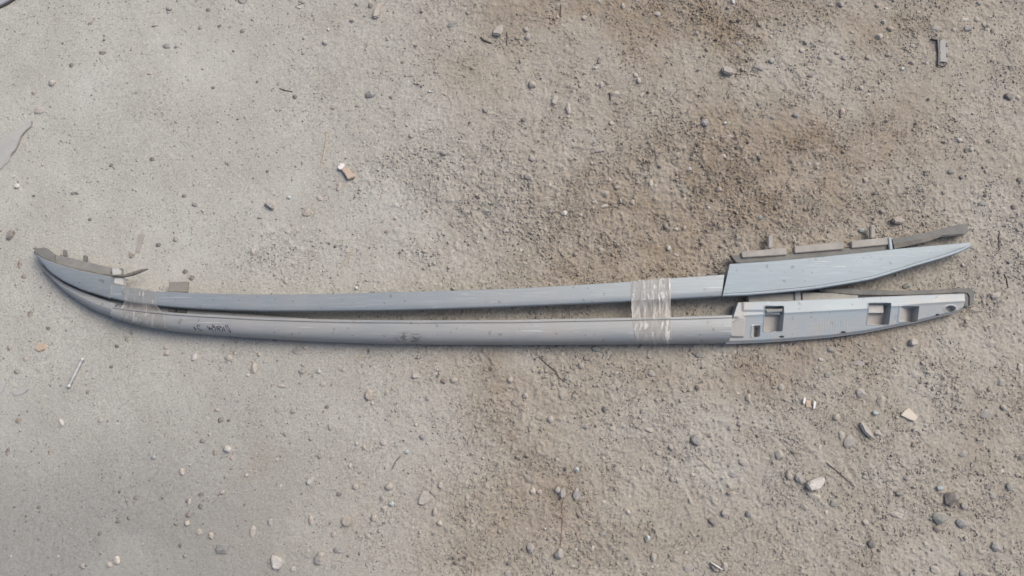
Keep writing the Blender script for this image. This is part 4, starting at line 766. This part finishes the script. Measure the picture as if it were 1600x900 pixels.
stick('twig', [(876, 8), (876, 17), (875.5, 26)], .0013, 'dark_twig', 'upright dark twig near the top edge, middle right', 'twig')
stick('twig', [(953, 145), (953.5, 151), (954, 157)], .0018, 'dark_twig', 'short dark stub left of a pale stone, upper right', 'twig')
stick('twig', [(1561, 362), (1560, 374), (1561, 390)], .0009, 'dark_twig', 'dark twig right of the rail tips near the right border', 'twig')
stick('twig', [(1569, 428), (1573, 437), (1575, 450)], .0013, 'dark_twig', 'dark twig near the right border level with the lower rail', 'twig')
stick('root', [(51, 189), (50, 198), (42, 204), (34, 213), (30, 224), (25, 235), (18, 243)], .0018, 'tan_tab', 'thin dark curved strip added as shade line along the left border mud flake', 'root')  # added strip standing for the shade under the flake's overhanging edge
stick('root', [(879, 780), (878, 800), (879, 815), (877, 835), (876, 852)], .0010, 'red_root', 'thin reddish root running down to the grey stone at bottom', 'root')
stick('root', [(838, 553), (855, 570), (868, 580), (873, 590), (890, 601)], .0010, 'dark_twig', 'thin dark root below the middle of lower rail', 'root')
stick('twig', [(1290, 722), (1312, 740), (1335, 761)], .0009, 'dark_twig', 'thin dark twig above right of the big whitish stone', 'twig')
stick('twig', [(612, 735), (618, 722), (626, 712)], .0009, 'dark_twig', 'hair thin twig above the round pale pebble, lower middle', 'twig')

# ------------------------------------------------------------------ loose bolt
b0 = gz(129, 563, .0052); b1 = gz(109, 604, .0045); ax = (b1-b0)/np.linalg.norm(b1-b0); L = np.linalg.norm(b1-b0)
bolt = thing('bolt', ((b0+b1)/2 - np.array([0, 0, .005])), 'silver metal bolt lying diagonally on the ground below the left ends', 'bolt')
tube('shank', [b0+ax*L*f for f in (0, .25, .5, .62)], .0029, 'zinc', bolt, 14)
pts = []; rr_ = []
for i in range(48): pts.append(b0+ax*L*(.62+.36*i/47)); rr_.append(.0031 if i % 2 else .0025)
tube('thread', pts, rr_, 'zinc', bolt, 14)
tube('head', [b0-ax*.0055, b0-ax*.005, b0+ax*.0005, b0+ax*.001], [.0040, .0046, .0046, .0042], 'zinc', bolt, 6)
tube('nut', [b1-ax*.004, b1-ax*.0035, b1+ax*.0012, b1+ax*.0018], [.0036, .0040, .0040, .0036], 'zinc', bolt, 6)

# ------------------------------------------------------------------ dark clip, upper right
g = gz(1471, 80); g0 = g[2]
clip = thing('plastic_clip', g, 'dark clip with grey plate lying in the upper right soil', 'clip')
plate('plate', [(1468, 62), (1479, 63), (1481.5, 75), (1481, 97), (1468.5, 97.5)], g0-.002, g0+.0022, 'clip_plate', clip, .0012)
plate('spine', [(1464.5, 61), (1468, 61), (1468.8, 80), (1468.3, 101), (1465.8, 102), (1466, 80)], g0-.001, g0+.0055, 'black_plastic', clip, .0009)
plate('crossbar', [(1456, 58.2), (1463, 59.5), (1471, 60), (1471, 62.5), (1463, 62), (1456, 60.6)], g0-.001, g0+.005, 'black_plastic', clip, .0008)
tube('loop', [P(u, v, g0+.003) for u, v in ((1466.5, 98), (1471, 96.5), (1476, 97), (1480, 99.5), (1477, 102.5), (1471, 103.5), (1467, 101.5))], .0014, 'black_plastic', clip)
for u, v in ((1479.8, 70), (1480.5, 86)):
    plate('hook', [(u-1.2, v-3), (u+1.6, v-3), (u+1.6, v+3), (u-1.2, v+3)], g0-.001, g0+.0035, 'black_plastic', clip, .0006)

# ------------------------------------------------------------------ sheet metal corner, top left
sm = gz(0, 0); st_ = thing('metal_strip', (sm[0], sm[1], sm[2]), 'grey metal strip with dark edge cut by the top left corner', 'metal strip')
plate('sheet', [(-60, 28), (-30, 18), (-2, 8.5), (12, 1), (24, -8), (40, -22), (10, -40), (-50, -10)], sm[2]+.002, sm[2]+.007, 'sheet_metal', st_, .0012)
plate('edge_strip', [(-60, 34), (-30, 23), (-2, 12), (12, 5.5), (22, -1.5), (40, -14), (38, -20), (22, -6.5), (11, 1.5), (-2, 8), (-30, 18), (-60, 28)], sm[2]-.001, sm[2]+.0045, 'dark_foam', st_, .0008)

# ------------------------------------------------------------------ gravel: grains too small to count
def grains(NG, med, sig, lo_r, hi_r, shape, sparse):
    gx = RNG.uniform(-1.24, 1.24, NG*4); gy = RNG.uniform(-.70, .78, NG*4)
    lo, br, gr = soil(gx, gy); cl = fbm(gx, gy, .045, 3, 7); cl2 = fbm(gx+1, gy, .16, 2, 3)
    keep = RNG.random(NG*4) < (.05+.95*lo)*sstep(.40, .60, .6*cl+.4*cl2)+sparse
    gx, gy, lo, br, gr = gx[keep][:NG], gy[keep][:NG], lo[keep][:NG], br[keep][:NG], gr[keep][:NG]
    n = len(gx); hz = height(gx, gy, lo)
    rad = np.clip(RNG.lognormal(math.log(med), sig, n), lo_r, hi_r)*(.75+.35*lo)
    IV, IF = shape; nvv = len(IV)
    v = IV[None]*(1+RNG.uniform(-.30, .30, (n, nvv, 1)))
    sc_ = np.stack([RNG.uniform(.8, 1.5, n), RNG.uniform(.7, 1.15, n), RNG.uniform(.6, .95, n)], -1)
    v = v*sc_[:, None]; tl = RNG.uniform(-.7, .7, n); c, s = np.cos(tl)[:, None], np.sin(tl)[:, None]
    v = np.stack([v[..., 0], c*v[..., 1]-s*v[..., 2], s*v[..., 1]+c*v[..., 2]], -1)
    th = RNG.uniform(0, 6.283, n); c, s = np.cos(th)[:, None], np.sin(th)[:, None]
    v = np.stack([c*v[..., 0]-s*v[..., 1], s*v[..., 0]+c*v[..., 1], v[..., 2]], -1)*rad[:, None, None]
    v = v+np.stack([gx, gy, hz+rad*.30], -1)[:, None]
    f = (np.array(IF)[None]+(np.arange(n)*nvv)[:, None, None]).reshape(-1, 3)
    return v.reshape(-1, 3), f, np.repeat(br, nvv), np.repeat(gr, nvv), np.repeat(lo, nvv)
OCT = (np.array([(1, 0, 0), (-1, 0, 0), (0, 1, 0), (0, -1, 0), (0, 0, 1), (0, 0, -1)], float), [(0, 2, 4), (2, 1, 4), (1, 3, 4), (3, 0, 4), (2, 0, 5), (1, 2, 5), (3, 1, 5), (0, 3, 5)])
A = grains(115000, .00098, .40, .0005, .0028, OCT, .05); B = grains(9000, .0017, .40, .0009, .0042, ico(1), .03)
gv_ = np.vstack([A[0], B[0]]); fi = np.vstack([A[1], B[1]+len(A[0])])
me = bpy.data.meshes.new('gravel'); me.vertices.add(len(gv_)); me.vertices.foreach_set('co', gv_.astype(np.float32).ravel())
me.loops.add(fi.size); me.polygons.add(len(fi)); me.loops.foreach_set('vertex_index', fi.ravel().astype(np.int32)); me.polygons.foreach_set('loop_start', (np.arange(len(fi))*3).astype(np.int32))
me.update(calc_edges=True)
for q_, nme in ((2, 'brown'), (3, 'grey'), (4, 'loose')):
    a = me.attributes.new(nme, 'FLOAT', 'POINT'); a.data.foreach_set('value', np.r_[A[q_], B[q_]].astype(np.float32))
me.materials.append(MATS['grit'])
gv = bpy.data.objects.new('gravel', me); COL.objects.link(gv); gv['kind'] = 'stuff'; tag(gv, 'loose fine grit and soil crumbs strewn over the ground', 'gravel')
